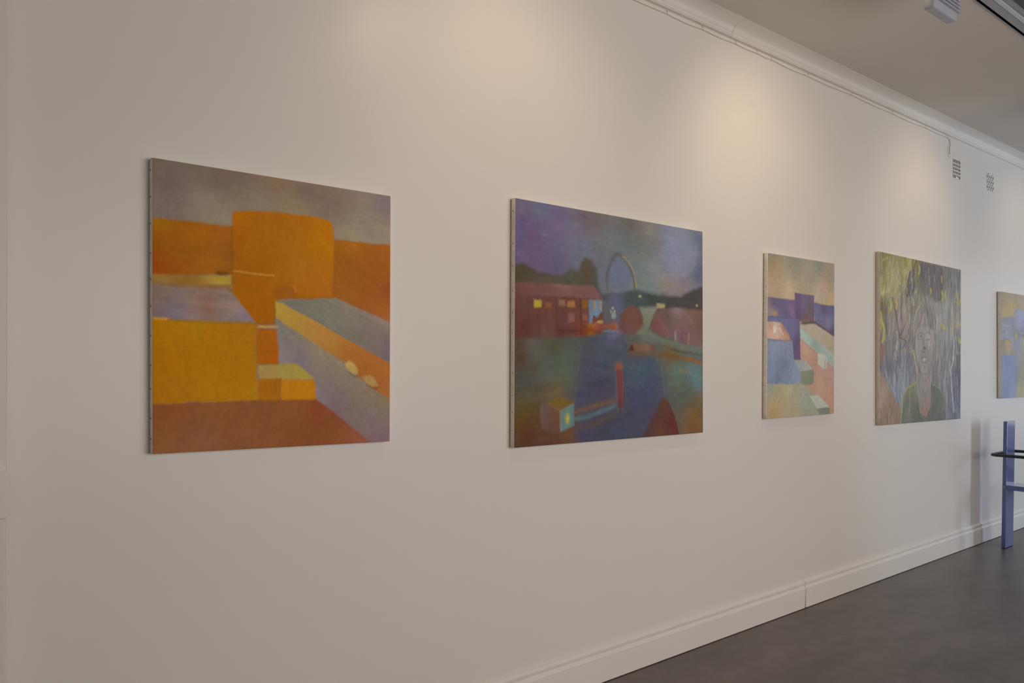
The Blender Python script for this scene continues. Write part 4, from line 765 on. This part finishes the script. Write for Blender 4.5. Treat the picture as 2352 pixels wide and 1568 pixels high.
('l',[(0.1288,0.989),(0.202,1.0035)],0.0113,0.0127,(155,153,93),0.35),
('l',[(0.2607,0.8114),(0.298,0.8396)],0.0146,0.0127,(155,153,93),0.35),
('l',[(0.022,0.7629),(0.0775,0.7875)],0.0141,0.0127,(209,208,163),0.35),
('l',[(0.3734,0.8412),(0.4425,0.8599)],0.0127,0.0127,(155,153,93),0.35),
('l',[(0.3436,0.9152),(0.408,0.9462)],0.0122,0.0127,(155,153,93),0.35),
('l',[(0.0568,0.9264),(0.1139,0.9424)],0.0144,0.0127,(155,153,93),0.35),
('l',[(0.4525,0.7979),(0.4964,0.8223)],0.0145,0.0127,(209,208,163),0.35),
('l',[(0.2563,0.8168),(0.305,0.8423)],0.0098,0.0127,(155,153,93),0.35),
('l',[(0.1102,0.898),(0.1776,0.9221)],0.014,0.0127,(155,153,93),0.35),
('l',[(0.2392,1.0068),(0.2831,1.029)],0.0098,0.0127,(209,208,163),0.35),
('l',[(0.4437,0.8895),(0.5044,0.9101)],0.0098,0.0127,(155,153,93),0.35),
('l',[(0.445,0.8716),(0.5142,0.8887)],0.0117,0.0127,(155,153,93),0.35),
('l',[(0.1951,0.9697),(0.2525,0.9834)],0.0128,0.0127,(155,153,93),0.35),
('l',[(0.3413,0.9977),(0.3756,1.0084)],0.015,0.0127,(155,153,93),0.35),
('l',[(0.3212,0.9357),(0.3645,0.9516)],0.0159,0.0127,(155,153,93),0.35),
('l',[(0.4382,0.7866),(0.4886,0.8033)],0.016,0.0127,(209,208,163),0.35),
('l',[(0.3076,0.8883),(0.3661,0.917)],0.0129,0.0127,(209,208,163),0.35),
('l',[(0.1849,0.7622),(0.2427,0.7818)],0.014,0.0127,(155,153,93),0.35),
('l',[(0.026,0.7586),(0.0664,0.7708)],0.0163,0.0127,(209,208,163),0.35),
('l',[(0.441,0.8468),(0.5272,0.863)],0.0113,0.0127,(155,153,93),0.35),
('l',[(0.049,0.8696),(0.1038,0.8941)],0.0099,0.0127,(155,153,93),0.35),
('l',[(0.0439,0.821),(0.0787,0.836)],0.0157,0.0127,(155,153,93),0.35),
('l',[(0.3053,0.7876),(0.3731,0.8104)],0.0143,0.0127,(155,153,93),0.35),
('l',[(0.0353,0.8151),(0.1113,0.8419)],0.0146,0.0127,(155,153,93),0.35),
('l',[(0.3353,0.944),(0.3873,0.9566)],0.0133,0.0127,(155,153,93),0.35),
('l',[(0.1151,0.9402),(0.1711,0.951)],0.0124,0.0127,(209,208,163),0.35),
('l',[(0.4192,0.7883),(0.4806,0.8219)],0.011,0.0127,(155,153,93),0.35),
('l',[(0.0306,0.9506),(0.1012,0.9737)],0.014,0.0127,(209,208,163),0.35),
('l',[(0.3639,0.9567),(0.4064,0.9864)],0.0135,0.0127,(209,208,163),0.35),
('l',[(0.2368,0.7674),(0.2926,0.7916)],0.0164,0.0127,(209,208,163),0.35),
('l',[(0.1102,0.9786),(0.1592,0.997)],0.0115,0.0127,(155,153,93),0.35),
('l',[(0.0755,0.8667),(0.1403,0.8898)],0.015,0.0127,(155,153,93),0.35),
('l',[(0.2902,0.8981),(0.3286,0.9183)],0.0096,0.0127,(209,208,163),0.35),
('l',[(0.4395,0.8614),(0.5109,0.8959)],0.0153,0.0127,(155,153,93),0.35),
('l',[(0.0562,0.7658),(0.1176,0.7936)],0.0149,0.0127,(209,208,163),0.35),
('l',[(0.1086,0.8849),(0.1454,0.9086)],0.0131,0.0127,(209,208,163),0.35),
('l',[(0.431,0.9802),(0.4882,1.0148)],0.01,0.0127,(155,153,93),0.35),
('l',[(0.0029,0.6023),(0.038,0.5863),(0.0611,0.5272),(0.0303,0.4837)],0.0262,0.0109,(194,190,101),0.85),
('l',[(0.012,0.652),(0.0227,0.5962),(0.012,0.5535)],0.0219,0.0109,(194,190,101),0.85),
('l',[(0.2091,0.7277),(0.222,0.7068),(0.2124,0.6845)],0.0192,0.0109,(194,190,101),0.85),
('l',[(0.5241,0.9622),(0.5346,0.9405),(0.5207,0.9167)],0.0206,0.0109,(194,190,101),0.85),
('l',[(0.865,0.8283),(0.8843,0.8021),(0.8729,0.7777)],0.0243,0.0109,(194,190,101),0.85),
('l',[(0.9189,0.8361),(0.9113,0.8039),(0.927,0.7796)],0.0206,0.0109,(194,190,101),0.85),
('l',[(0.8645,0.9266),(0.8647,0.8967)],0.0212,0.0109,(194,190,101),0.85),
('l',[(1.1056,0.8373),(1.1221,0.81),(1.1101,0.7726)],0.0211,0.0109,(194,190,101),0.85),
('l',[(1.1509,0.7874),(1.1428,0.7665)],0.0235,0.0109,(194,190,101),0.85),
('l',[(1.132,0.5375),(1.1568,0.5179)],0.0263,0.0109,(194,190,101),0.85),
('l',[(0.1233,0.7329),(0.139,0.7018),(0.117,0.6577)],0.0167,0.0109,(194,190,101),0.85),
('l',[(0.1469,0.7166),(0.1391,0.6803)],0.0226,0.0109,(194,190,101),0.85),
('l',[(0.6964,0.8279),(0.6965,0.8141)],0.0259,0.0109,(194,190,101),0.85),
('l',[(0.4001,0.9766),(0.4137,0.9409)],0.0181,0.0109,(194,190,101),0.85),
('l',[(1.117,0.6388),(1.1581,0.6325)],0.0171,0.0109,(194,190,101),0.85),
('l',[(0.8545,0.6191),(0.9085,0.5977)],0.0269,0.0109,(194,190,101),0.85),
('l',[(0.2755,0.8557),(0.2838,0.747),(0.2758,0.6335)],0.0102,0.0046,(100,96,102),0.85),
('l',[(0.061,0.7395),(0.0765,0.6555),(0.0843,0.528)],0.0091,0.0046,(100,96,102),0.85),
('l',[(0.1076,0.7355),(0.0843,0.6701),(0.0688,0.648)],0.0068,0.0046,(100,96,102),0.85),
('l',[(0.1627,0.7463),(0.1947,0.6763),(0.2384,0.5627),(0.2515,0.5122)],0.0102,0.0046,(100,96,102),0.85),
('l',[(0.3587,0.6303),(0.3006,0.5578),(0.2678,0.5201),(0.2598,0.4177),(0.2583,0.3338)],0.0102,0.0046,(100,96,102),0.85),
('l',[(0.2478,0.8317),(0.2592,0.7817)],0.0057,0.0046,(100,96,102),0.85),
('l',[(0.3002,0.8211),(0.3002,0.77)],0.0057,0.0046,(100,96,102),0.85),
('l',[(0.1789,0.517),(0.1901,0.4524),(0.1838,0.4306)],0.008,0.0046,(100,96,102),0.85),
('l',[(0.2678,0.5128),(0.3422,0.4932),(0.2843,0.4475)],0.0068,0.0046,(100,96,102),0.85),
('l',[(0.0303,0.7304),(0.038,0.6816)],0.0068,0.0046,(100,96,102),0.85),
('l',[(0.4427,0.951),(0.4483,0.7801)],0.008,0.0046,(100,96,102),0.85),
('l',[(1.0255,0.7714),(1.0385,0.595),(1.0573,0.4744),(1.0378,0.3689),(1.0082,0.3202),(1.0288,0.1911),(1.0618,0.0486)],0.0102,0.0055,(225,229,224),0.9),
('l',[(1.0918,0.4509),(1.1285,0.4395),(1.1738,0.4445)],0.0057,0.0046,(185,186,135),0.8),
('l',[(0.219,0.5401),(0.2385,0.4973),(0.203,0.4528)],0.0068,0.0055,(198,199,194),0.6),
('p',[(-0.0153,0.4613),(0.0611,0.4704),(0.0534,0.3994),(0.012,0.3422),(-0.0153,0.3419)],[(-0.0153,0.4613,161,125,108)],0.0127,90,0.12,0.85),
('p',[(-0.0153,0.3138),(0.0227,0.2999),(0.1079,0.2216),(0.1953,0.1485),(0.2816,0.0883),(0.2555,-0.0062),(-0.0154,-0.01)],[(0.0304,0.2717,173,144,123),(0.1395,0.1278,166,139,120),(0.0612,0.0439,164,137,120),(0.0304,0.1725,193,172,155),(0.1714,0.0404,162,139,123)],0.0073,60,0.07,1),
('l',[(0.1079,0.2359),(0.2767,0.0884)],0.008,0.0055,(130,129,130),0.6),
('p',[(0.4695,0.557),(0.4555,0.6462),(0.4864,0.7078),(0.5476,0.7416),(0.6097,0.7569),(0.6822,0.7346),(0.7191,0.6904),(0.7473,0.5832)],[(0.5567,0.6513,173,166,161),(0.646,0.6865,139,136,133),(0.5213,0.7098,158,154,149)],0.0109,80,0.14,0.85),
('p',[(0.3178,0.1907),(0.3764,0.2198),(0.4964,0.2491),(0.7024,0.2408),(0.8146,0.2089),(0.8816,0.1806),(0.9344,0.1041),(0.9311,0.0001),(0.2653,-0.0066)],[(0.385,0.123,122,126,114),(0.4709,0.0459,115,118,111),(0.7773,0.1152,120,126,116),(0.8344,0.035,118,121,116),(0.3515,0.0347,130,136,119),(0.4018,0.1972,149,151,123)],0.0091,90,0.1,1),
('p',[(0.4909,0.3471),(0.702,0.3493),(0.7117,0.2252),(0.6884,0.0782),(0.6303,0.0296),(0.5408,0.059),(0.5018,0.1962)],[(0.5934,0.2871,158,154,149),(0.5938,0.1571,158,149,146),(0.6121,0.0801,175,137,123),(0.6478,0.1948,166,159,152),(0.558,0.2261,166,164,161)],0.0091,90,0.12,1),
('p',[(0.4661,0.5494),(0.5129,0.5813),(0.6463,0.5945),(0.7288,0.5747),(0.7385,0.4586),(0.7019,0.3725),(0.6655,0.3181),(0.6113,0.2963),(0.5489,0.3136),(0.496,0.3849),(0.4784,0.4597)],[(0.5926,0.516,175,169,159),(0.5397,0.4234,168,161,152),(0.6651,0.426,170,164,157),(0.6112,0.3407,170,164,157),(0.5395,0.484,180,176,171),(0.6831,0.5035,185,181,177),(0.6108,0.4555,160,149,139)],0.0073,90,0.09,1),
('b',0.557,0.5338,0.032,0.0151,(185,181,177),0.5),
('l',[(0.5218,0.5401),(0.557,0.5543),(0.5926,0.545)],0.0057,0.0036,(124,119,118),0.8),
('b',0.557,0.5323,0.0178,0.0106,(122,119,120),0.8),
('b',0.557,0.5323,0.0071,0.0045,(186,186,186),0.7),
('b',0.6502,0.5371,0.0291,0.0185,(195,194,191),0.6),
('l',[(0.6248,0.5477),(0.6501,0.5601),(0.6829,0.5482)],0.0057,0.0036,(136,129,126),0.8),
('l',[(0.6285,0.5133),(0.6739,0.5132)],0.0057,0.0036,(134,126,123),0.8),
('l',[(0.5131,0.5172),(0.5571,0.5088),(0.5891,0.5174)],0.0046,0.0036,(136,129,126),0.7),
('l',[(0.6103,0.5853),(0.6034,0.5164),(0.5964,0.4627)],0.0057,0.0046,(146,141,136),0.7),
('l',[(0.6211,0.5781),(0.6195,0.5169)],0.0057,0.0046,(200,199,194),0.7),
('b',0.6054,0.4584,0.0161,0.0092,(105,101,105),0.9),
('b',0.584,0.4358,0.0322,0.0077,(125,121,123),0.5),
('b',0.6038,0.388,0.0324,0.0107,(190,189,186),0.6),
('l',[(0.561,0.3935),(0.5894,0.4061),(0.6199,0.4021),(0.647,0.3964)],0.0057,0.0036,(119,111,110),0.85),
('l',[(0.5664,0.3745),(0.6021,0.3697),(0.6435,0.3794)],0.0057,0.0036,(134,122,118),0.8),
('l',[(0.6022,0.3483),(0.604,0.3254)],0.0057,0.0036,(139,134,133),0.6),
('l',[(0.4606,0.6764),(0.4402,0.5708),(0.4662,0.4969),(0.4838,0.3922),(0.5401,0.3135),(0.6113,0.2963),(0.6801,0.3182),(0.7203,0.3883),(0.7384,0.4819)],0.0057,0.0036,(132,126,123),0.75),
('l',[(0.5529,0.7359),(0.4865,0.6778),(0.4521,0.6161),(0.4489,0.5263)],0.008,0.0046,(205,204,190),0.8),
('l',[(0.5601,0.6818),(0.5391,0.6202),(0.4782,0.5573),(0.4662,0.5044)],0.008,0.0046,(115,109,112),0.8),
('l',[(0.6459,0.7018),(0.6825,0.6422),(0.6919,0.5964)],0.0068,0.0046,(117,114,115),0.7),
('l',[(0.6064,0.6843),(0.578,0.6372),(0.5569,0.5755)],0.0068,0.0046,(202,196,194),0.7),
('l',[(0.628,0.6549),(0.6463,0.5945),(0.6646,0.5645)],0.0068,0.0046,(197,194,191),0.7),
('l',[(0.7188,0.7445),(0.7841,0.7096),(0.8314,0.6808)],0.0091,0.0073,(185,181,170),0.6),
('l',[(0.7347,0.4818),(0.7295,0.404),(0.7426,0.3809)],0.0068,0.0046,(115,111,117),0.6),
('l',[(0.4423,0.4439),(0.47,0.3845),(0.491,0.3321),(0.4962,0.3095)],0.0102,0.0055,(218,215,113),0.9),
('l',[(0.5016,0.2476),(0.4018,0.2233),(0.3311,0.1942),(0.2931,0.1248),(0.2735,0.0078)],0.0102,0.0055,(175,180,109),0.85),
('l',[(0.3849,0.1676),(0.3953,0.1004),(0.3683,0.0416)],0.0068,0.0046,(181,185,135),0.7),
('l',[(0.3179,0.1538),(0.3313,0.0797)],0.0057,0.0046,(173,178,123),0.6),
('l',[(0.7172,0.2369),(0.8337,0.1969),(0.8953,0.1447),(0.9407,0.0319)],0.0091,0.0055,(159,165,124),0.8),
('l',[(0.4964,0.2416),(0.509,0.1281),(0.5764,0.0237)],0.0068,0.0046,(173,169,157),0.8),
('l',[(0.7062,0.2253),(0.6993,0.1012),(0.6339,0.0295)],0.0068,0.0046,(120,119,115),0.7),
('l',[(0.5224,0.3323),(0.5935,0.2489),(0.6839,0.295)],0.0068,0.0055,(129,126,128),0.6),
('b',0.337,0.6182,0.0234,0.0324,(188,155,129),0.7),
('b',0.3257,0.4338,0.02,0.0221,(186,159,131),0.7),
('b',0.2026,0.7489,0.0129,0.0173,(182,145,110),0.6),
('b',0.147,0.6593,0.0222,0.01,(183,149,119),0.6)]
ART_5 = [
('p',[(-0.1,-0.1),(1.3204,-0.1),(1.3204,1.1),(-0.1,1.1)],[(0.1967,0.9823,181,166,140),(0.035,0.937,178,166,136),(0.5114,0.9777,190,175,153),(0.0945,0.8094,205,183,131),(0.258,0.8681,212,185,133),(0.196,0.7918,200,183,140),(0.5545,0.9274,197,185,158),(0.0348,0.9009,181,163,138),(0.4047,0.9941,181,170,145),(0.9573,0.8857,195,180,150),(0.9567,1.0023,183,170,148),(0.5113,0.8651,195,178,140),(0.8673,0.4155,178,175,162),(1.1934,0.7379,171,173,189)],0.001,10,0.06,1),
('p',[(-0.065,0.7558),(0.3621,0.7838),(0.3581,0.8417),(0.447,0.8531),(0.7752,0.8543),(1.1934,0.7379),(1.1945,0.5787),(-0.0664,0.5504)],[(0.0941,0.7366,157,156,162),(0.1957,0.7183,164,166,177),(0.0938,0.6782,183,185,202),(0.134,0.6136,185,190,207),(0.0936,0.6417,152,153,175),(0.5113,0.7898,185,195,226),(0.4682,0.713,178,185,214),(0.4254,0.6065,157,151,153),(0.5763,0.6408,164,166,185),(0.2992,0.7443,159,158,165),(0.3833,0.7996,173,178,199),(0.5981,0.8312,183,187,209),(0.1955,0.6595,171,173,189)],0.0087,8,0.1,1),
('l',[(0.3623,0.8396),(0.6156,0.8563)],0.0051,0.0066,(157,156,175),0.6),
('l',[(0.3939,0.8298),(0.383,0.6652)],0.0058,0.0087,(157,158,185),0.5),
('l',[(0.0137,0.6865),(0.2782,0.6879)],0.0073,0.0109,(202,204,216),0.6),
('l',[(0.4681,0.6076),(0.6158,0.6038)],0.0219,0.0219,(154,146,140),0.6),
('p',[(0.3936,0.6469),(0.4424,0.5769),(0.3533,0.5658)],[(0.3936,0.6469,205,187,123)],0.0087,90,0.06,1),
('p',[(0.2778,0.5655),(1.1945,0.5867),(1.1998,-0.1449),(0.3923,-0.1193),(0.3719,0.4103),(0.2985,0.4841)],[(0.3827,0.4855,164,166,189),(0.4465,0.3732,171,173,187),(0.5546,0.5263,185,183,162),(0.5764,0.3742,181,175,148),(0.5546,0.2213,171,166,148),(0.4893,0.069,185,187,160),(0.5985,0.0672,195,187,128),(0.4036,0.2597,157,158,172),(0.4466,0.5167,171,175,197),(0.5111,0.2977,173,170,160)],0.0087,80,0.12,1),
('l',[(0.5004,0.548),(0.5764,0.4658),(0.594,0.3744)],0.0073,0.0098,(197,195,187),0.6),
('p',[(-0.0666,0.5215),(0.0228,0.5436),(0.1236,0.562),(0.2197,0.5479),(0.2777,0.5247),(0.3194,0.4695),(0.3932,0.418),(-0.0674,0.4129)],[(0.0324,0.4797,176,166,153),(0.1641,0.5114,209,187,131),(0.1333,0.4519,185,168,153),(0.2984,0.4468,176,166,158),(0.0527,0.5239,164,156,153),(0.164,0.4819,202,180,131)],0.0077,90,0.08,1),
('l',[(0.0028,0.5359),(0.1236,0.562),(0.2569,0.5294)],0.0102,0.0098,(142,136,143),0.8),
('l',[(0.012,0.4138),(0.3614,0.4139)],0.0058,0.0066,(154,146,158),0.7),
('l',[(0.2718,0.6322),(0.2987,0.5586),(0.309,0.4917),(0.3362,0.4548)],0.0073,0.0087,(205,202,204),0.75),
('p',[(-0.0674,0.4071),(0.3719,0.408),(0.3928,0.1842),(0.3988,-0.0282),(-0.0703,-0.0241)],[(0.0922,0.3706,149,161,202),(0.0913,0.1865,154,168,209),(0.2979,0.2599,152,166,202),(0.2973,0.0722,164,175,207),(0.0906,0.0386,149,161,199),(0.0314,0.2969,157,168,202)],0.0066,90,0.08,1),
('l',[(0.0503,0.0763),(0.1108,0.0085)],0.0051,0.0077,(183,192,219),0.6),
('l',[(0.1726,0.0817),(0.2448,0.0056)],0.0058,0.0077,(185,195,221),0.6),
('l',[(0.1418,0.0748),(0.2033,0.0065)],0.0051,0.0077,(133,144,182),0.6),
('l',[(0.3501,0.0864),(0.3925,0.0099)],0.0058,0.0077,(185,190,212),0.6),
('l',[(0.2973,0.0722),(0.3499,0.0033)],0.0044,0.0066,(135,144,180),0.6)]

painting(ART_1, [(.831, 2.1279), (1.689, 2.1253), (1.6878, 1.2075), (.8344, 1.2193)], 420, 450, .006, (80, 35, .03),
         'largest orange canvas at the left: ochre tower and walls with grey parapet, terracotta ground', M_SIDE, PM,
         [.04, .13, .22, .32, .41, .50, .60, .70, .78, .88, .95])
painting(ART_2, [(2.3105, 2.2011), (3.6253, 2.198), (3.6339, 1.1377), (2.3074, 1.1427)], 480, 390, .009, (0, 25, .055),
         'dark blue and purple night canvas with lit maroon house, arch and red post', M_SIDE, PM,
         [.05, .18, .27, .37, .46, .54, .62, .70, .79, .86, .93])
painting(ART_3, [(4.2529, 2.1425), (5.0236, 2.1428), (5.0211, 1.1853), (4.2445, 1.1838)], 260, 320, .008, (20, 50, .035),
         'small upright canvas with violet tower, blue wall and peach sky', M_SIDE, PM, [.2, .34, .56, .8])
painting(ART_4, [(5.6477, 2.277), (7.0528, 2.2578), (7.0524, 1.0673), (5.6542, 1.0797)], 420, 360, .0045, (88, 12, .22),
         'grey and yellow canvas of a long-haired figure among bare trees', M_SIDE_D, PM2, [.1, .29, .45, .6, .72, .83, .93])
painting(ART_5, [(7.925, 2.136), (9.065, 2.135), (9.065, 1.203), (7.937, 1.2064)], 300, 250, .007, (70, 30, .045),
         'pale lilac and yellow canvas cut by the right edge, above the blue chair', M_SIDE, PM2, [.3, .62])

# ------------------------------------------------------------------ wall vents
def vent_slots():
    x0, x1, z0, z1 = 6.966, 7.122, 2.985, 3.145
    root = empty('air_vent', (x0 + .075, WY, z0)); tag(root, 'painted wall vent with a grid of narrow upright slots, left of two', 'vent')
    ox, oz = x0 + .075, z0; bm = bmesh.new()
    bx(bm, x0 + .004 - ox, x1 - .004 - ox, -.0008, -.0003, .004, z1 - .004 - oz); obj('slot_backing', bm, M_HOLE, root)
    bm = bmesh.new(); W_, H_ = x1 - x0, z1 - z0
    L = -.075; m_ = .008
    for a, b, c, d in ((L, L + W_, 0, m_), (L, L + W_, H_ - m_, H_), (L, L + m_, m_, H_ - m_), (L + W_ - m_, L + W_, m_, H_ - m_)):
        bx(bm, a, b, -.0032, -.0004, c, d)
    n = 5; cw = (W_ - 2*m_)/n; ch = (H_ - 2*m_)/n
    for k in range(1, n): bx(bm, L + m_, L + W_ - m_, -.0032, -.0010, m_ + k*ch - .0042, m_ + k*ch + .0042)
    for k in range(1, n):
        for j in range(n):
            bx(bm, L + m_ + k*cw - .0045, L + m_ + k*cw + .0045, -.0028, -.0010, m_ + j*ch + .0042, m_ + (j+1)*ch - .0042)
    # slots choked by old paint
    for k, j, hh in ((2, 0, .6), (3, 0, .35), (4, 1, .3), (3, 1, .15)):
        bx(bm, L + m_ + k*cw, L + m_ + (k+1)*cw, -.0022, -.0010, m_ + j*ch, m_ + j*ch + ch*hh)
    obj('grille', bm, M_VENT, root)
vent_slots()
def vent_holes():
    x0, x1, z0, z1 = 7.69, 7.84, 2.985, 3.15
    root = empty('air_vent', (7.765, WY, z0)); tag(root, 'painted wall vent with rows of round dark holes, right of two', 'vent')
    W_, H_ = x1 - x0, z1 - z0; bm = bmesh.new(); bx(bm, -W_/2, W_/2, -.0020, -.0004, 0, H_); obj('grille', bm, M_VENT, root)
    for j in range(4):
        for k in range(3):
            if j == 3 and k == 1: continue
            bm = bmesh.new(); x = -.043 + .043*k; z = .014 + .0445*j
            cyl(bm, (x, -.0018, z), (x, -.0026, z), .0068 if not (j == 3 and k == 2) else .005, 16); obj('hole', bm, M_BLACK, root)
    for j in range(3):
        for k in range(4):
            bm = bmesh.new(); x = -.062 + .041*k; z = .036 + .0445*j
            prism(bm, [(x - .014, z - .008), (x - .004, z - .013), (x + .012, z - .010), (x + .015, z + .006), (x + .003, z + .013), (x - .012, z + .009)], 'y', -.0030, -.0019)
            obj('relief', bm, M_REL, root)
vent_holes()

# ------------------------------------------------------------------ cable under the cornice
root = empty('wall_cable', (3.0, WY, 3.28)); tag(root, 'thin white cable clipped under the cornice, dropping beside the slotted vent', 'cable')
pts = []
clips = [2.2, 2.75, 3.36, 3.66, 3.97, 4.18, 4.33, 4.75, 5.3, 5.9, 6.45, 6.85]
x = 1.2
while x < 6.87:
    k = next((i for i in range(len(clips)-1) if clips[i] <= x < clips[i+1]), None)
    sag = 0
    if k is not None:
        t = (x - clips[k])/(clips[k+1] - clips[k]); sag = -.006*math.sin(math.pi*t)
    pts.append((x - 3.0, -.0065, .008 + sag + .002*math.sin(x*5))); x += .06
pts += [(3.87, -.0065, .006), (3.895, -.0065, .0), (3.905, -.0065, -.015), (3.91, -.0065, -.06)]
bm = bmesh.new(); tube(bm, pts, .0045, 8); obj('cord', bm, M_CABLE, root, smooth=True)
bm = bmesh.new(); bx(bm, 3.90, 3.922, -.010, -.001, -.115, -.055); obj('connector', bm, M_CABLE, root, bevel=.002)
bm = bmesh.new(); arc = [(3.903, -.006, -.055), (3.875, -.008, -.062), (3.857, -.01, -.08), (3.85, -.01, -.105), (3.858, -.01, -.125), (3.88, -.008, -.138), (3.90, -.004, -.143)]
tube(bm, arc, .0022, 6); obj('loose_wire', bm, M_CLIP, root, smooth=True)
for c in clips:
    bm = bmesh.new(); bx(bm, c - 3.004, c - 2.996, -.0125, -.0005, .002, .018); obj('clip', bm, M_CLIP, root, bevel=.0015)

# ------------------------------------------------------------------ lighting track in the ceiling slot
root = empty('lighting_track', (6, 1.55, CZ)); tag(root, 'grey metal lighting track sunk in a black slot along the ceiling', 'lighting track')
a, b = X0 - 6, X1 - 6
bm = bmesh.new(); bx(bm, a, b, .0925, .0955, -.006, .06); obj('edge_trim', bm, M_TRACK, root)
bm = bmesh.new(); bx(bm, a, b, -.088, .088, .060, .085); bx(bm, a, b, .0885, .0922, -.004, .0595); obj('slot_lining', bm, M_GAP, root)
bm = bmesh.new(); bx(bm, a, b, .026, .0732, -.010, .05); bx(bm, a, b, -.034, .0255, -.006, .05); obj('channel', bm, M_TRACK, root)
bm = bmesh.new(); bx(bm, a, b, .0015, .0249, -.013, -.0065); obj('lip', bm, M_TRACKL, root, bevel=.0012)
bm = bmesh.new(); bx(bm, a, b, -.0895, -.0365, -.008, .04); obj('cover_strip', bm, M_DARK, root)

# ------------------------------------------------------------------ track spotlights
def spotlight(x, power, label, side=0.0):
    root = empty('track_spotlight', (x + .012, 1.58, CZ - .0145)); tag(root, label, 'spotlight', 'track spotlights along the ceiling')
    # everything below is relative to the foot of the adapter; the gear box runs along the track
    bm = bmesh.new(); bx(bm, -.20, -.06, -.035, .0, -.040, .0); obj('track_adapter', bm, M_LAMPD, root, bevel=.004)
    bm = bmesh.new(); z0 = 3.143 - (CZ - .0145)
    bx(bm, -.26, .005, .02 - .006, .067, z0, z0 + .130); obj('gear_box', bm, M_LAMP, root, smooth=False, bevel=.012, seg=4)
    bm = bmesh.new()
    for k in range(5):
        z = z0 + .040 + k*.017; bx(bm, -.225, .008 - .002*k, .0, .0155, z, z + .007)
    obj('cooling_fins', bm, M_LAMP, root, bevel=.0015)
    bm = bmesh.new(); bx(bm, -.16, -.10, -.02, .03, z0 + .125, -.035); obj('neck', bm, M_LAMPD, root, bevel=.004)
    # lamp head, further along and turned up to the wall
    hx, hy, hz = -.38, .05, z0 + .152
    d = Vector((side, 1.0, -.95)).normalized(); c0 = Vector((hx, hy, hz))
    bm = bmesh.new(); cyl(bm, c0 - d*.035, c0 + d*.075, .044, 32, .056); h = obj('lamp_head', bm, M_LAMP, root, smooth=False, bevel=.003)
    bm = bmesh.new(); cyl(bm, c0 + d*.0755, c0 + d*.078, .048, 32); obj('lens', bm, M_BULB, h)
    bm = bmesh.new(); tube(bm, [(-.25, .04, z0 + .09), (-.30, .044, z0 + .12), (-.345, .05, z0 + .150)], .008, 10); obj('arm', bm, M_LAMPD, root, smooth=True)
    l = bpy.data.lights.new('lamp', 'SPOT'); l.energy = power; l.color = (1, .73, .46); l.spot_size = math.radians(110); l.spot_blend = 1.0; l.shadow_soft_size = .10
    lo = bpy.data.objects.new('lamp', l); COL.objects.link(lo); lo.parent = root; lo.location = c0 + d*.10
    lo.rotation_euler = d.to_track_quat('-Z', 'Y').to_euler()
    return root
spotlight(2.55, 15, 'white ceiling track spotlight with finned box, outside the frame before the second canvas', .12)
spotlight(4.20, 22, 'white ceiling track spotlight with finned gear box showing at top right of the photo', .42)
spotlight(6.70, 13, 'white ceiling track spotlight with finned box, further along over the grey figure canvas')
spotlight(8.80, 10, 'white ceiling track spotlight with finned box, farthest along over the lilac canvas')

# ------------------------------------------------------------------ blue chair
def rrect(x0, x1, y0, y1, z, r_, n=8):
    out = []
    for cx, cy, a0 in ((x1-r_, y1-r_, 0), (x0+r_, y1-r_, 90), (x0+r_, y0+r_, 180), (x1-r_, y0+r_, 270)):
        for k in range(n+1):
            t = math.radians(a0 + 90*k/n); out.append((cx + r_*math.cos(t), cy + r_*math.sin(t), z))
    return out
CX, CY = 7.555, 2.462          # middle of the back upright at the floor
root = empty('plank_chair', (CX, CY, 0)); tag(root, 'blue lacquered plank chair with black tubular arm loop, back to the wall', 'chair')
bm = bmesh.new(); bx(bm, -.09, .09, -.0145, .0145, .004, 1.037)
for v in bm.verts:
    v.co.y -= .010*v.co.z/1.037; v.co.x += .012*v.co.z
obj('back_upright', bm, M_BLUE, root, bevel=.0015)
bm = bmesh.new(); bx(bm, -.085, .085, -.011, .011, 0, .004); obj('glide', bm, M_GAP, root)
bm = bmesh.new(); bx(bm, -.088, .145, -.50, -.0185, .479, .518); obj('seat', bm, M_BLUE, root, bevel=.0025)
for lx in (-.07, .125):
    bm = bmesh.new(); cyl(bm, (lx, -.47, 0), (lx, -.47, .479), .0125, 16); obj('front_leg', bm, M_TUBE, root, bevel=.001)
bm = bmesh.new(); tube(bm, rrect(-.245, .235, -.46, .045, .772, .055), .0125, 14, True); obj('arm_loop', bm, M_TUBE, root, smooth=True)
# stays that carry the loop on the upright
bm = bmesh.new(); cyl(bm, (-.082, .0, .772), (-.082, .034, .772), .007, 12); obj('loop_stay', bm, M_TUBE, root)
bm = bmesh.new(); cyl(bm, (.09, .0, .772), (.09, .034, .772), .007, 12); obj('loop_stay', bm, M_TUBE, root)
for z in (.787, .500):
    bm = bmesh.new(); x = -.09 + .012*z; cyl(bm, (x + .002, -.0095*z, z), (x - .0022, -.0095*z, z), .0085, 20)
    s = obj('screw', bm, M_STEEL, root)
    bm = bmesh.new(); cyl(bm, (x - .0020, -.0095*z, z), (x - .0026, -.0095*z, z), .0048, 6); obj('socket', bm, M_BLUE, s)
